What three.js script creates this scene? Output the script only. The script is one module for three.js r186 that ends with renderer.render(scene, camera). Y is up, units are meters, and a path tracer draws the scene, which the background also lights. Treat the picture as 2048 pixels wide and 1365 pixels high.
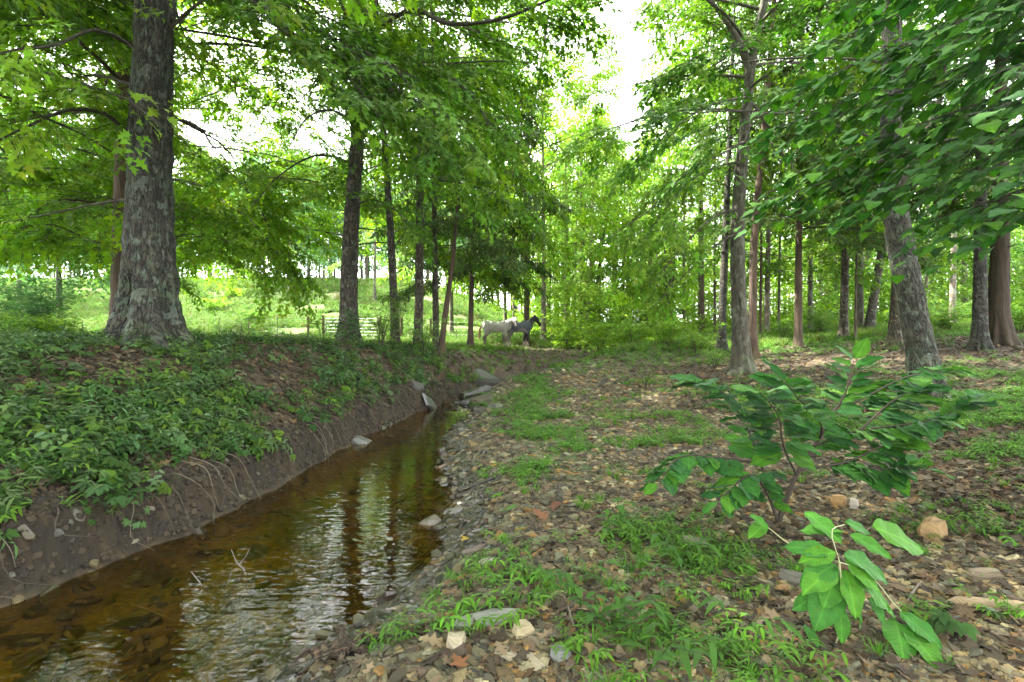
import * as THREE from 'three';
import { MarchingCubes } from 'three/addons/objects/MarchingCubes.js';

// ---------- camera, sky, sun, exposure ----------
const scene = new THREE.Scene();
const FOCAL = 1024, CX = 1024, CY = 682.5;             // lens in units of a 2048-wide picture
const EYE = new THREE.Vector3(0, 1.55, 0), PITCH = Math.atan(17.5 / FOCAL);
const camera = new THREE.PerspectiveCamera(2 * Math.atan(CY / FOCAL) * 180 / Math.PI, 1024 / 682, 0.05, 900);
camera.position.copy(EYE);
camera.rotation.x = -PITCH;
camera.updateMatrixWorld();

const SUN = new THREE.Vector3(-0.46, 0.79, -0.40).normalize();
function makeSky() {
  const W = 256, H = 128, data = new Float32Array(W * H * 4), d = new THREE.Vector3();
  for (let r = 0; r < H; r++) for (let c = 0; c < W; c++) {
    const el = ((r + 0.5) / H - 0.5) * Math.PI, az = ((c + 0.5) / W - 0.5) * 2 * Math.PI;
    d.set(Math.cos(az) * Math.cos(el), Math.sin(el), Math.sin(az) * Math.cos(el));
    const up = Math.max(0, d.y), k = Math.acos(Math.min(1, Math.max(-1, d.dot(SUN))));
    const haze = 0.92 + 0.12 * Math.pow(1 - up, 2), glow = 0.55 * Math.exp(-(k * k) / 0.30);
    const i = (r * W + c) * 4, b = d.y < 0 ? 0.35 : 1;
    data[i] = b * (haze * 0.97 + glow); data[i + 1] = b * (haze * 0.99 + glow); data[i + 2] = b * (haze * (1.01 + 0.04 * up) + glow * 0.93); data[i + 3] = 1;
  }
  const t = new THREE.DataTexture(data, W, H, THREE.RGBAFormat, THREE.FloatType);
  t.mapping = THREE.EquirectangularReflectionMapping; t.magFilter = THREE.LinearFilter; t.wrapS = THREE.RepeatWrapping; t.needsUpdate = true;
  return t;
}
scene.background = makeSky();
scene.environment = scene.background;
const sun = new THREE.DirectionalLight(new THREE.Color(1, 0.95, 0.84), 5.0);
sun.position.copy(SUN).multiplyScalar(60); sun.target.position.set(0, 0, -14);
sun.shadow.radius = 1.8; sun.castShadow = true; sun.shadow.mapSize.set(4096, 4096);
Object.assign(sun.shadow.camera, { left: -45, right: 45, top: 45, bottom: -45, near: 1, far: 160 });
scene.add(sun, sun.target);
const renderer = new THREE.WebGLRenderer({ antialias: true });
renderer.setSize(1024, 682);
renderer.toneMapping = THREE.LinearToneMapping;
renderer.toneMappingExposure = 8.8;
renderer.shadowMap.enabled = true;
scene.fog = new THREE.FogExp2(new THREE.Color(0.92, 0.98, 0.90), 0.00012);

// ---------- helpers ----------
const V = (x, y, z) => new THREE.Vector3(x, y, z);
const clamp = (x, a = 0, b = 1) => Math.min(b, Math.max(a, x));
const lerp = (a, b, t) => a + (b - a) * t;
const smooth = (a, b, x) => { const t = clamp((x - a) / (b - a)); return t * t * (3 - 2 * t); };
function rng(seed) { let s = seed | 0; return () => { s = (s + 0x6d2b79f5) | 0; let t = Math.imul(s ^ (s >>> 15), 1 | s); t = (t + Math.imul(t ^ (t >>> 7), 61 | t)) ^ t; return ((t ^ (t >>> 14)) >>> 0) / 4294967296; }; }
const hash = (x, y, s) => { let h = Math.imul(x, 374761393) ^ Math.imul(y, 668265263) ^ Math.imul(s, 2246822519); h = Math.imul(h ^ (h >>> 13), 1274126177); return ((h ^ (h >>> 16)) >>> 0) / 4294967296; };
function vnoise(x, y, s = 0, px = 0, py = 0) {          // value noise, 0..1; tiles when px, py are set
  const ix = Math.floor(x), iy = Math.floor(y), fx = x - ix, fy = y - iy, u = fx * fx * (3 - 2 * fx), v = fy * fy * (3 - 2 * fy);
  const mx = (i) => (px ? ((i % px) + px) % px : i), my = (i) => (py ? ((i % py) + py) % py : i);
  const a = hash(mx(ix), my(iy), s), b = hash(mx(ix + 1), my(iy), s), c = hash(mx(ix), my(iy + 1), s), d = hash(mx(ix + 1), my(iy + 1), s);
  return lerp(lerp(a, b, u), lerp(c, d, u), v);
}
function fbm(x, y, s = 0, oct = 4, px = 0, py = 0) {
  let f = 0, a = 0.5, w = 0;
  for (let o = 0; o < oct; o++) { f += a * vnoise(x, y, s + o * 17, px, py); w += a; a *= 0.5; x *= 2; y *= 2; px *= 2; py *= 2; }
  return f / w;
}
const used = new Map();
function numbered(name) { const n = used.get(name) ?? 0; used.set(name, n + 1); return n ? name + '_' + String(n).padStart(3, '0') : name; }
function tag(o, label, category, group, kind) {
  if (label) o.userData.label = label;
  if (category) o.userData.category = category;
  if (group) o.userData.group = group;
  if (kind) o.userData.kind = kind;
  return o;
}
function thing(name, label, category, at = [0, 0, 0], group) {
  const o = new THREE.Group(); o.name = numbered(name); o.position.set(...at); scene.add(o);
  return tag(o, label, category, group);
}
function put(name, geometry, material, parent) { const m = new THREE.Mesh(geometry, material); m.name = parent === scene ? numbered(name) : name; parent.add(m); return m; }
// the place that a picture position shows, at that distance in front of the lens
const ray = (u, v) => { const x = (u - CX) / FOCAL, y = (CY - v) / FOCAL, c = Math.cos(PITCH), s = Math.sin(PITCH); return V(x, y * c - s, -y * s - c); };
const P = (u, v, d) => { const r = ray(u, v); return r.multiplyScalar(d / -r.z).add(EYE); };

// geometry collector
class Geo {
  constructor() { this.p = []; this.n = []; this.uv = []; this.c = []; this.i = []; }
  get count() { return this.p.length / 3; }
  vert(x, y, z, u = 0, v = 0, c = null) { this.p.push(x, y, z); this.uv.push(u, v); if (c) this.c.push(c[0], c[1], c[2]); else this.c.push(1, 1, 1); return this.p.length / 3 - 1; }
  tri(a, b, c) { this.i.push(a, b, c); }
  quad(a, b, c, d) { this.i.push(a, b, c, a, c, d); }
  tube(pts, radii, radial = 6, { uRep = 1, color = null, vScale = 1, cap = true } = {}) {
    const n = pts.length, t = V(), side = V(), up = V(), base = this.count;
    let ref = V(0, 0, 1), len = 0;
    for (let k = 0; k < n; k++) {
      t.subVectors(pts[Math.min(n - 1, k + 1)], pts[Math.max(0, k - 1)]).normalize();
      if (k === 0 && Math.abs(t.z) > 0.9) ref.set(1, 0, 0);
      side.crossVectors(t, ref).normalize(); up.crossVectors(side, t).normalize(); ref.copy(up);
      if (k) len += pts[k].distanceTo(pts[k - 1]);
      for (let j = 0; j <= radial; j++) {
        const a = j / radial * Math.PI * 2, r = radii[k], ca = Math.cos(a) * r, sa = Math.sin(a) * r;
        this.vert(pts[k].x + side.x * ca + up.x * sa, pts[k].y + side.y * ca + up.y * sa, pts[k].z + side.z * ca + up.z * sa, j / radial * uRep, len * vScale, color);
      }
    }
    for (let k = 0; k < n - 1; k++) for (let j = 0; j < radial; j++) { const a = base + k * (radial + 1) + j, b = a + radial + 1; this.quad(a, a + 1, b + 1, b); }
    if (cap) { const e = this.vert(pts[n - 1].x, pts[n - 1].y, pts[n - 1].z, 0.5, len * vScale, color), b = base + (n - 1) * (radial + 1); for (let j = 0; j < radial; j++) this.tri(b + j, b + j + 1, e); }
    return this;
  }
  make(flat = false) {
    let g = new THREE.BufferGeometry();
    g.setAttribute('position', new THREE.BufferAttribute(new Float32Array(this.p), 3));
    g.setAttribute('uv', new THREE.BufferAttribute(new Float32Array(this.uv), 2));
    g.setAttribute('color', new THREE.BufferAttribute(new Float32Array(this.c), 3));
    g.setIndex(new THREE.BufferAttribute(new Uint32Array(this.i), 1));
    if (flat) g = g.toNonIndexed();
    g.computeVertexNormals();
    return g;
  }
}
const curve = (pts, n) => new THREE.CatmullRomCurve3(pts, false, 'centripetal').getPoints(n);
const instanced = (name, geometry, material, matrices, colors, parent) => {
  const m = new THREE.InstancedMesh(geometry, material, matrices.length);
  matrices.forEach((x, k) => { m.setMatrixAt(k, x); if (colors) m.setColorAt(k, colors[k]); });
  m.name = parent === scene ? numbered(name) : name; m.userData.kind = 'stuff'; m.frustumCulled = false; parent.add(m);
  return m;
};

// ---------- terrain ----------
const table = (rows) => (z) => { if (z >= rows[0][0]) return rows[0][1]; for (let k = 1; k < rows.length; k++) if (z >= rows[k][0]) { const [z0, a] = rows[k - 1], [z1, b] = rows[k]; return lerp(a, b, (z0 - z) / (z0 - z1)); } return rows[rows.length - 1][1]; };
const WATER = -0.12;
const bankLeft0 = table([[4, -3.9], [-1, -3.6], [-3.1, -3.08], [-4.2, -2.66], [-5.3, -2.56], [-6.5, -2.5], [-8, -2.38], [-9.2, -2.2], [-10.5, -2.0], [-11.8, -1.6], [-13.5, -1.2], [-15.5, -0.6], [-18, 0.6], [-21, 2.5], [-25, 6], [-32, 12], [-60, 30]]);
const bankLeft = (z) => bankLeft0(z) + 0.10 * (vnoise(z * 1.7, 3.1, 5) - 0.5) + 0.08 * (vnoise(z * 5, 9.1, 6) - 0.5);
const bankRight0 = table([[4, -1.9], [-1, -1.5], [-2.4, -1.12], [-3, -0.78], [-3.9, -0.52], [-5, -0.6], [-6.5, -0.8], [-8, -1.02], [-9.8, -0.98], [-11, -1.25], [-11.8, -1.42], [-13.5, -0.85], [-15.5, -0.1], [-18, 1.3], [-21, 3.4], [-25, 7], [-32, 13.2], [-60, 31]]);
const bankRight = (z) => bankRight0(z) + 0.16 * (vnoise(z * 2.2, 1.3, 8) - 0.5);
const floorY = table([[-11.8, -0.14], [-13.5, -0.07], [-15.5, 0.0], [-18, 0.12], [-21, 0.26], [-25, 0.40], [-32, 0.60], [-60, 0.8]]);
const lipY = table([[-2, 0.42], [-4, 0.38], [-6, 0.34], [-8, 0.44], [-10, 0.54], [-11.8, 0.34], [-13.5, 0.18], [-16, 0.12], [-22, 0.06]]);
const crestY = table([[-3, 1.30], [-7.5, 1.36], [-11, 1.26], [-15, 1.02], [-19, 0.86], [-25, 0.64], [-34, 0.82], [-60, 0.9]]);
const crestD = table([[-3, 3.0], [-7.5, 2.7], [-11, 1.75], [-13.5, 1.7], [-15, 1.8], [-18, 2.2], [-21, 3.0], [-25, 5.0], [-34, 6]]);
const hill = (x, z) => { const f = smooth(14, -12, x - 0.10 * (z + 30)); return f * (5.6 * smooth(33, 63, -z) + 1.2 * smooth(26, 40, -z)) + 0.25 * (fbm(x * 0.12, z * 0.12, 40, 3) - 0.5) * smooth(26, 40, -z); };
const leftPlain = (x, z) => lerp(1.34, 0.86, smooth(9, 25, -z)) + hill(x, z);
const rightPlain = (x, z) => 0.02 + 0.085 * Math.max(0, Math.min(x, 15) - 2.8) + 0.02 * Math.max(0, Math.min(x, 60) - 15) + 0.038 * (Math.min(Math.max(0, -z - 9), 16)) + 1.6 * smooth(30, 80, -z) * smooth(0, 40, x) + hill(x, z);
function height(x, z) {
  const eL = bankLeft(z), eR = bankRight(z), near = Math.hypot(x, z) < 40 ? 1 : 0, base = z > -11.8 ? WATER : floorY(z);
  let y;
  if (x > eL && x < eR) {
    const w = (x - eL) / (eR - eL), deep = z > -11.0 ? 0.17 : 0.17 * smooth(-12.2, -11.0, z) + 0.05;
    y = base - deep * Math.pow(Math.sin(Math.PI * Math.pow(w, 0.8)), 0.8) * (0.75 + 0.5 * vnoise(x * 1.3, z * 0.9, 21));
  } else if (x <= eL) {
    const t = eL - x, lip = lipY(z), yc = crestY(z), tc = crestD(z), cut = 0.13 + 0.14 * vnoise(z * 2.3, 7.7, 31);
    if (t < cut) y = base + lip * (0.12 * smooth(0, 0.1, t / cut) + 0.13 * (t / cut) + 0.75 * smooth(0.25, 1, t / cut));
    else {
      const s = clamp((t - cut) / Math.max(0.2, tc - cut));
      y = lerp(base + lip, yc, 0.55 * s * (2 - s) + 0.45 * smooth(0, 1, s));
      if (t > tc) y = lerp(yc, leftPlain(x, z), smooth(0, 6, t - tc));
    }
    if (near) y += smooth(0, 0.3, t) * 0.09 * (fbm(x * 1.9, z * 1.9, 51, 3) - 0.5) + (0.16 * (fbm(x * 5, z * 5, 53, 3) - 0.5) + 0.07 * (vnoise(x * 15, z * 15, 57) - 0.5)) * smooth(1.4, 0.2, t) * smooth(0.02, 0.2, t);
  } else {
    const t = x - eR;
    y = lerp(base, rightPlain(x, z), smooth(-0.15, 0.85, t));
    if (z < -16) y += 0.28 * smooth(0.3, 1.6, t) * smooth(8, 2, t) * smooth(16, 19, -z) * smooth(27, 22, -z) * (0.4 + vnoise(x * 0.7, z * 0.7, 66));
  }
  if (near) y += 0.05 * (fbm(x * 0.9, z * 0.9, 61, 3) - 0.5) + 0.022 * (vnoise(x * 4.2, z * 4.2, 63) - 0.5);
  return y;
}
const ground = (u, v) => { const r = ray(u, v); let t = 1; for (; t < 300; t += 0.02 + t * 0.002) { const x = EYE.x + r.x * t, z = EYE.z + r.z * t; if (EYE.y + r.y * t < height(x, z)) break; } return V(EYE.x + r.x * t, height(EYE.x + r.x * t, EYE.z + r.z * t), EYE.z + r.z * t); };
const standing = (u, d) => { const x = (u - CX) / FOCAL * d; return V(x, height(x, -d), -d); };   // on the ground at that distance
function slope(x, z, e = 0.12) { return V(height(x - e, z) - height(x + e, z), 2 * e, height(x, z - e) - height(x, z + e)).normalize(); }
// what covers the ground: share of gravel, wet mud, leaf litter, grass
function cover(x, z) {
  const eL = bankLeft(z), eR = bankRight(z), n = fbm(x * 0.8, z * 0.8, 71, 3) - 0.5;
  const left = x < eL, t = x - eR;
  let gravel = 0, wet = 0, grass = 0, litter = 0;
  if (!left && x < eR) { wet = 1; }
  else if (left) {
    const s = eL - x;
    wet = smooth(0.5, 0.18, s); grass = smooth(0.6, 5.5, s - crestD(z) + 2.2 * n) * smooth(7, 15, -z - 0.5 * x) ; litter = 1;
  } else {
    gravel = smooth(5.2, 3.4, x + 3.2 * n - 0.02 * z) * smooth(19, 15.5, -z + 3 * n);
    wet = 0.8 * smooth(0.55, 0.05, t) * smooth(-14, -11.5, z);
    grass = Math.max(smooth(14, 20, -z) * 0.7, smooth(3.6, 5.5, x + 2.5 * n) * smooth(14, 8, -z) * 0.75);
    const strip = smooth(0.75, 0.25, Math.abs(x - 0.62 - 0.35 * n - 0.012 * z)) * smooth(4.6, 5.6, -z) * smooth(18, 14, -z);
    grass = Math.max(grass, strip * 0.8);
    litter = 1 - gravel;
  }
  return { gravel, wet, grass, litter };
}
// ---------- materials ----------
function dataTexture(W, H, at, channels = 4, srgb = false) {
  const data = new Uint8Array(W * H * 4);
  for (let y = 0; y < H; y++) for (let x = 0; x < W; x++) { const c = at(x, y), i = (y * W + x) * 4; data[i] = clamp(c[0]) * 255; data[i + 1] = clamp(c[1]) * 255; data[i + 2] = clamp(c[2]) * 255; data[i + 3] = 255; }
  const t = new THREE.DataTexture(data, W, H); t.wrapS = t.wrapT = THREE.RepeatWrapping; t.magFilter = THREE.LinearFilter; if (srgb) t.colorSpace = THREE.SRGBColorSpace; t.needsUpdate = true;
  return t;
}
const toS = (c) => c.map((x) => Math.pow(clamp(x), 1 / 2.2));
function barkMaps(kind, seed) {
  const W = 512, H = 1024, h = new Float32Array(W * H), col = [];
  for (let y = 0; y < H; y++) for (let x = 0; x < W; x++) {
    const u = x / W, v = y / H;
    let g, c;
    if (kind === 'oak') {
      const wx = 1.6 * (fbm(u * 6, v * 6, seed, 3, 6, 6) - 0.5), r1 = Math.abs(2 * fbm(u * 26 + wx * 2.4, v * 15, seed + 3, 3, 26, 15) - 1), r2 = Math.abs(2 * vnoise(u * 44 + wx * 3, v * 22, seed + 9, 44, 22) - 1);
      g = clamp(0.75 * Math.min(1, r1 * 3.2) + 0.35 * r2 - 0.1 + 0.15 * (vnoise(u * 90, v * 90, seed + 2, 90, 90) - 0.5));
      const tone = fbm(u * 5, v * 4, seed + 21, 4, 5, 4);
      c = [lerp(0.009, 0.092, g) * (0.75 + 0.6 * tone), lerp(0.0075, 0.078, g) * (0.75 + 0.6 * tone), lerp(0.006, 0.060, g) * (0.75 + 0.6 * tone)];
      const li = smooth(0.55, 0.68, fbm(u * 9, v * 13, seed + 31, 5, 9, 13)) * smooth(0.2, 0.55, g), lp = smooth(0.62, 0.70, fbm(u * 11, v * 14, seed + 41, 4, 11, 14));
      c = c.map((a, k) => lerp(a, [0.105, 0.135, 0.10][k], 0.60 * li)); c = c.map((a, k) => lerp(a, [0.30, 0.32, 0.28][k], 0.38 * lp));
    } else if (kind === 'cedar') {
      const wx = 1.2 * (fbm(u * 5, v * 5, seed, 3, 5, 5) - 0.5), r1 = vnoise(u * 26 + wx * 2.2, v * 4, seed + 3, 26, 4), r2 = vnoise(u * 64 + wx * 5, v * 9, seed + 5, 64, 9);
      g = clamp(0.6 * r1 + 0.45 * r2);
      c = [lerp(0.022, 0.105, g), lerp(0.014, 0.066, g), lerp(0.009, 0.041, g)];
    } else {                                              // smooth grey, for slender trees
      const wx = 1.2 * (fbm(u * 5, v * 8, seed, 3, 5, 8) - 0.5);
      g = clamp(0.5 * fbm(u * 26 + wx, v * 12, seed + 3, 3, 26, 12) + 0.5 * Math.min(1, 2.5 * Math.abs(2 * vnoise(u * 18 + wx * 2, v * 8, seed + 4, 18, 8) - 1)));
      c = [lerp(0.03, 0.12, g), lerp(0.025, 0.10, g), lerp(0.019, 0.078, g)];
      const li = smooth(0.55, 0.66, fbm(u * 6, v * 10, seed + 31, 4, 6, 10));
      c = c.map((a, k) => lerp(a, [0.2, 0.21, 0.17][k], 0.5 * li));
    }
    h[y * W + x] = g; col.push(toS(c));
  }
  return { map: dataTexture(W, H, (x, y) => col[y * W + x], 4, true), bumpMap: dataTexture(W, H, (x, y) => { const g = h[y * W + x]; return [g, g, g]; }) };
}
const BARK = {};
for (const [k, s] of [['oak', 11], ['cedar', 23], ['grey', 37]]) BARK[k] = new THREE.MeshStandardMaterial({ ...barkMaps(k, s), vertexColors: true, roughness: 0.92, bumpScale: k === 'oak' ? 0.03 : 0.012 });
const twigMat = new THREE.MeshStandardMaterial({ color: new THREE.Color(0.045, 0.034, 0.024), roughness: 0.9 });
const rootMat = new THREE.MeshStandardMaterial({ color: new THREE.Color(0.105, 0.085, 0.06), roughness: 0.9 });
const deadMat = new THREE.MeshStandardMaterial({ color: new THREE.Color(0.10, 0.085, 0.065), roughness: 0.95 });
const leafMat = new THREE.MeshPhysicalMaterial({ vertexColors: true, roughness: 0.93, transmission: 0.5, thickness: 0, clearcoat: 0.07, clearcoatRoughness: 0.34, specularIntensity: 0.25, side: THREE.DoubleSide });
const bladeMat = new THREE.MeshPhysicalMaterial({ vertexColors: true, roughness: 0.95, transmission: 0.4, thickness: 0, clearcoat: 0.05, clearcoatRoughness: 0.4, specularIntensity: 0.3, side: THREE.DoubleSide });
const dryMat = new THREE.MeshPhysicalMaterial({ vertexColors: true, roughness: 0.97, transmission: 0.22, thickness: 0, specularIntensity: 0.3, side: THREE.DoubleSide });
function stoneMaps() {
  const N = 256, f = (x, y) => 0.55 * fbm(x / N * 6, y / N * 6, 301, 5, 6, 6) + 0.45 * fbm(x / N * 3, y / N * 24, 303, 3, 3, 24);
  return { map: dataTexture(N, N, (x, y) => { const g = 0.62 + 0.62 * (f(x, y) - 0.5) + 0.12 * (hash(x, y, 5) - 0.5); return [g, g * 0.985, g * 0.96]; }), bumpMap: dataTexture(N, N, (x, y) => { const g = f(x, y); return [g, g, g]; }) };
}
const stoneMat = new THREE.MeshStandardMaterial({ ...stoneMaps(), vertexColors: true, roughness: 0.82, bumpScale: 0.008 });
const wetStoneMat = new THREE.MeshPhysicalMaterial({ map: stoneMat.map, bumpMap: stoneMat.bumpMap, bumpScale: 0.006, vertexColors: true, roughness: 0.32, clearcoat: 0.25, clearcoatRoughness: 0.15 });
const groundMaps = (() => {
  const N = 512, g = (x, y) => 0.4 * fbm(x / N * 12, y / N * 12, 401, 5, 12, 12) + 0.6 * fbm(x / N * 40, y / N * 40, 407, 3, 40, 40);
  return {
    map: dataTexture(N, N, (x, y) => { const a = 0.68 + 1.1 * (g(x, y) - 0.5) + 0.22 * (hash(x, y, 9) - 0.5), b = fbm(x / N * 22, y / N * 22, 411, 3, 22, 22) - 0.5; return [a + 0.16 * b, a, a - 0.14 * b]; }),
    bumpMap: dataTexture(N, N, (x, y) => { const a = g(x, y); return [a, a, a]; }),
  };
})();
const groundMat = new THREE.MeshStandardMaterial({ ...groundMaps, vertexColors: true, roughness: 0.95, bumpScale: 0.035 });

// ---------- setting: ground, water ----------
function spaced(lo, a, b, hi, fine, grow, most) {         // coordinates fine between a and b, wider and wider beyond
  const mid = []; for (let x = a; x < b; x += fine) mid.push(x);
  const out = (from, to) => { const r = []; let s = fine, x = from; const d = Math.sign(to - from); while (Math.abs(x - from) < Math.abs(to - from)) { s = Math.min(s * grow, most); x += d * s; r.push(x); } return r; };
  return [...out(a, lo).reverse(), ...mid, ...out(b, hi)];
}
const groundMesh = (() => {
  const xs = spaced(-260, -4.2, 1.2, 260, 0.05, 1.055, 12), zs = spaced(-330, -12.5, -2.2, 40, 0.055, 1.055, 12).reverse(), g = new Geo(), nx = xs.length;
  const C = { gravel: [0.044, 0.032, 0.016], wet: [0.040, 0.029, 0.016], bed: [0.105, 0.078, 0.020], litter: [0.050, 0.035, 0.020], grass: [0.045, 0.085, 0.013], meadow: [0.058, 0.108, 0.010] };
  for (const z of zs) for (const x of xs) {
    const k = cover(x, z), y = height(x, z);
    let c = [...C.litter];
    const mix = (o, t) => { for (let a = 0; a < 3; a++) c[a] = lerp(c[a], o[a], t); };
    mix(C.gravel, k.gravel); mix(smooth(-22, -30, z) > 0.5 && x < 6 ? C.meadow : C.grass, k.grass * 0.85);
    const patch = fbm(x * 0.25, z * 0.25, 91, 3); if (z < -24) mix([0.12, 0.10, 0.045], smooth(0.58, 0.70, patch) * 0.7);
    mix(C.wet, k.wet); if (y < WATER + 0.01) { mix(C.bed, smooth(0.0, 0.07, WATER - y)); mix([0.035, 0.022, 0.008], 0.6 * smooth(0.52, 0.66, fbm(x * 1.4, z * 0.8, 95, 4))); }
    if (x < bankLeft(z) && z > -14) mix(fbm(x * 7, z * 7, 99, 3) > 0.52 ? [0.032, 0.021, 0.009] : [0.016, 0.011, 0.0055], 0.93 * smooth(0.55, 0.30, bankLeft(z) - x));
    const n = 0.85 + 0.3 * fbm(x * 0.7, z * 0.7, 97, 3);
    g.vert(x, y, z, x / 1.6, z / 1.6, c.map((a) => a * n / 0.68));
  }
  for (let r = 0; r < zs.length - 1; r++) for (let q = 0; q < nx - 1; q++) { const a = r * nx + q; g.quad(a, a + 1, a + nx + 1, a + nx); }
  return tag(put('ground', g.make(), groundMat, scene), 'leaf-strewn forest floor with creek bank, gravel flat and grassy hill', null, null, 'structure');
})();
const waterMesh = (() => {
  const g = new Geo(), rows = [];
  for (let z = 3.5; z > -12.6; z -= 0.1) rows.push(z);
  rows.forEach((z) => { const a = bankLeft(z) - 0.5, b = bankRight(z) + 0.6; for (let k = 0; k <= 30; k++) { const x = lerp(a, b, k / 30); g.vert(x, WATER, z, x / 0.9, z / 0.9); } });
  for (let r = 0; r < rows.length - 1; r++) for (let k = 0; k < 30; k++) { const a = r * 31 + k; g.quad(a, a + 1, a + 32, a + 31); }
  const N = 512, f = (x, y) => 0.55 * vnoise(x / N * 9 + 1.5 * (vnoise(x / N * 4, y / N * 4, 1, 4, 4) - 0.5), y / N * 24, 501, 9, 24) + 0.3 * vnoise(x / N * 18, y / N * 44, 503, 18, 44) + 0.15 * vnoise(x / N * 5, y / N * 6, 507, 5, 6);
  const m = new THREE.MeshPhysicalMaterial({ color: new THREE.Color(0.55, 0.45, 0.17), roughness: 0.03, transmission: 1, thickness: 0, ior: 1.38, bumpMap: dataTexture(N, N, (x, y) => { const a = f(x, y); return [a, a, a]; }), bumpScale: 0.0024, side: THREE.DoubleSide });
  return tag(put('water', g.make(), m, scene), 'shallow brown creek pool with sky mirrored in its ripples', null, null, 'structure');
})();
// ---------- leaves and sprays ----------
// half outlines: (along the leaf, half width), both over the leaf's length
const LEAF = {
  star: [[0, 0.01], [-0.06, 0.30], [0.17, 0.15], [0.30, 0.52], [0.46, 0.16], [0.66, 0.24], [0.70, 0.10], [1, 0]],
  oak: [[0, 0.01], [0.10, 0.10], [0.20, 0.30], [0.30, 0.12], [0.48, 0.36], [0.56, 0.12], [0.76, 0.24], [0.80, 0.08], [1, 0]],
  oval: [[0, 0.01], [0.16, 0.17], [0.42, 0.25], [0.72, 0.19], [0.90, 0.08], [1, 0]],
  heart: [[0, 0.01], [-0.09, 0.20], [-0.02, 0.38], [0.20, 0.48], [0.50, 0.42], [0.78, 0.20], [1, 0]],
  dart: [[0, 0.01], [0.35, 0.27], [1, 0]],
  slim: [[0, 0.01], [0.3, 0.12], [0.65, 0.11], [1, 0]],
};
function leaf(g, kind, m, color, { fold = 0.22, droop = 0.25, curl = 0 } = {}) {
  const half = LEAF[kind], v = V(), base = g.count, n = half.length;
  const at = (x, y, z, u, w) => { v.set(x, y, z).applyMatrix4(m); g.vert(v.x, v.y, v.z, u, w, color); };
  for (const [x, w] of half) {
    const mx = clamp(x), wob = curl ? curl * Math.sin(x * 7) : 0;
    at(mx, -droop * mx * mx, 0, mx, 0.5);
    at(x, fold * w - droop * x * x + wob * w, w, x, 0.5 + w); at(x, fold * w - droop * x * x - wob * w, -w, x, 0.5 - w);
  }
  for (let k = 0; k < n - 1; k++) {
    const a = base + k * 3, b = a + 3;
    g.tri(a, a + 1, b + 1); g.tri(a, b + 1, b); g.tri(a, b + 2, a + 2); g.tri(a, b, b + 2);
  }
}
const _q = new THREE.Quaternion(), _e = new THREE.Euler();
const frame = (pos, dir, up, size, roll = 0) => {          // x along dir, y as near to up as it can be
  const x = dir.clone().normalize(), z = V().crossVectors(x, up).normalize(); if (z.lengthSq() < 0.5) z.set(0, 0, 1);
  const y = V().crossVectors(z, x), m = new THREE.Matrix4().makeBasis(x, y, z);
  if (roll) m.multiply(new THREE.Matrix4().makeRotationX(roll));
  return m.scale(V(size, size, size)).setPosition(pos);
};
function spray(kind, { leaves = 16, size = 0.12, length = 0.55, droop = 0.25, seed = 1, spread = 0.9, twig = true, fold = 0.22 } = {}) {
  const R = rng(seed), g = new Geo();
  const line = [V(0, 0, 0), V(length * 0.5, 0.02, (R() - 0.5) * 0.06), V(length, -0.05, (R() - 0.5) * 0.12)];
  if (twig) g.tube(line, [0.006, 0.004, 0.002], 3, { color: [0.06, 0.05, 0.025] });
  const cv = new THREE.CatmullRomCurve3(line);
  for (let k = 0; k < leaves; k++) {
    const t = 0.08 + 0.92 * (k + R() * 0.6) / leaves, s = k % 2 ? 1 : -1, p = cv.getPoint(Math.min(1, t)), last = k >= leaves - 2;
    const a = (last ? 0.35 : spread) * (0.55 + 0.75 * R()) * s, pet = size * (0.25 + 0.5 * R());
    const dir = V(Math.cos(a), (R() - 0.62) * 0.9, Math.sin(a)).normalize();
    p.addScaledVector(dir, pet); p.y += (R() - 0.5) * 0.16;
    const up = V((R() - 0.5) * 1.1, 1, (R() - 0.5) * 1.1), sz = size * (0.65 + 0.6 * R()), b = 0.8 + 0.42 * R(), y = R() < 0.10 ? 1.35 : 1;
    leaf(g, kind, frame(p, dir, up, sz), [b * y, b * (0.94 + 0.12 * R()), b * (0.8 + 0.4 * R())], { droop: droop * R() * 1.6, fold: fold * (0.4 + R()) });
  }
  return g.make();
}
function needleSpray(seed) {                               // flat, feathery spray of a cedar
  const R = rng(seed), g = new Geo();
  for (let b = 0; b < 9; b++) {
    const t = b / 9, s = b % 2 ? 1 : -1, x0 = 0.5 * t, L = 0.24 * (1.15 - t) + 0.06, a = 0.75 * s;
    for (let k = 0; k < 4; k++) {
      const f = k / 4, p = V(x0 + Math.cos(a) * L * f, -0.06 * f + (R() - 0.5) * 0.03, Math.sin(a) * L * f), d = V(Math.cos(a + (R() - 0.5) * 1.6), (R() - 0.6) * 0.7, Math.sin(a + (R() - 0.5) * 1.6));
      leaf(g, 'slim', frame(p, d, V(R() - 0.5, 1, R() - 0.5), 0.10 + 0.06 * R()), [0.7 + 0.6 * R(), 0.8 + 0.4 * R(), 0.7 + 0.5 * R()], { droop: 0.2 });
    }
  }
  return g.make();
}
const SPRAY = {
  star: [1, 2].map((s) => spray('star', { seed: 100 + s, leaves: 15, size: 0.125, length: 0.5 })),
  oak: [1, 2].map((s) => spray('oak', { seed: 110 + s, leaves: 15, size: 0.14, length: 0.55 })),
  fine: [1, 2].map((s) => spray('oval', { seed: 120 + s, leaves: 20, size: 0.095, length: 0.55 })),
  far: [1, 2].map((s) => spray('dart', { seed: 130 + s, leaves: 26, size: 0.15, length: 0.75, twig: false })),
  cedar: [1, 2].map((s) => needleSpray(140 + s)),
};

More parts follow.
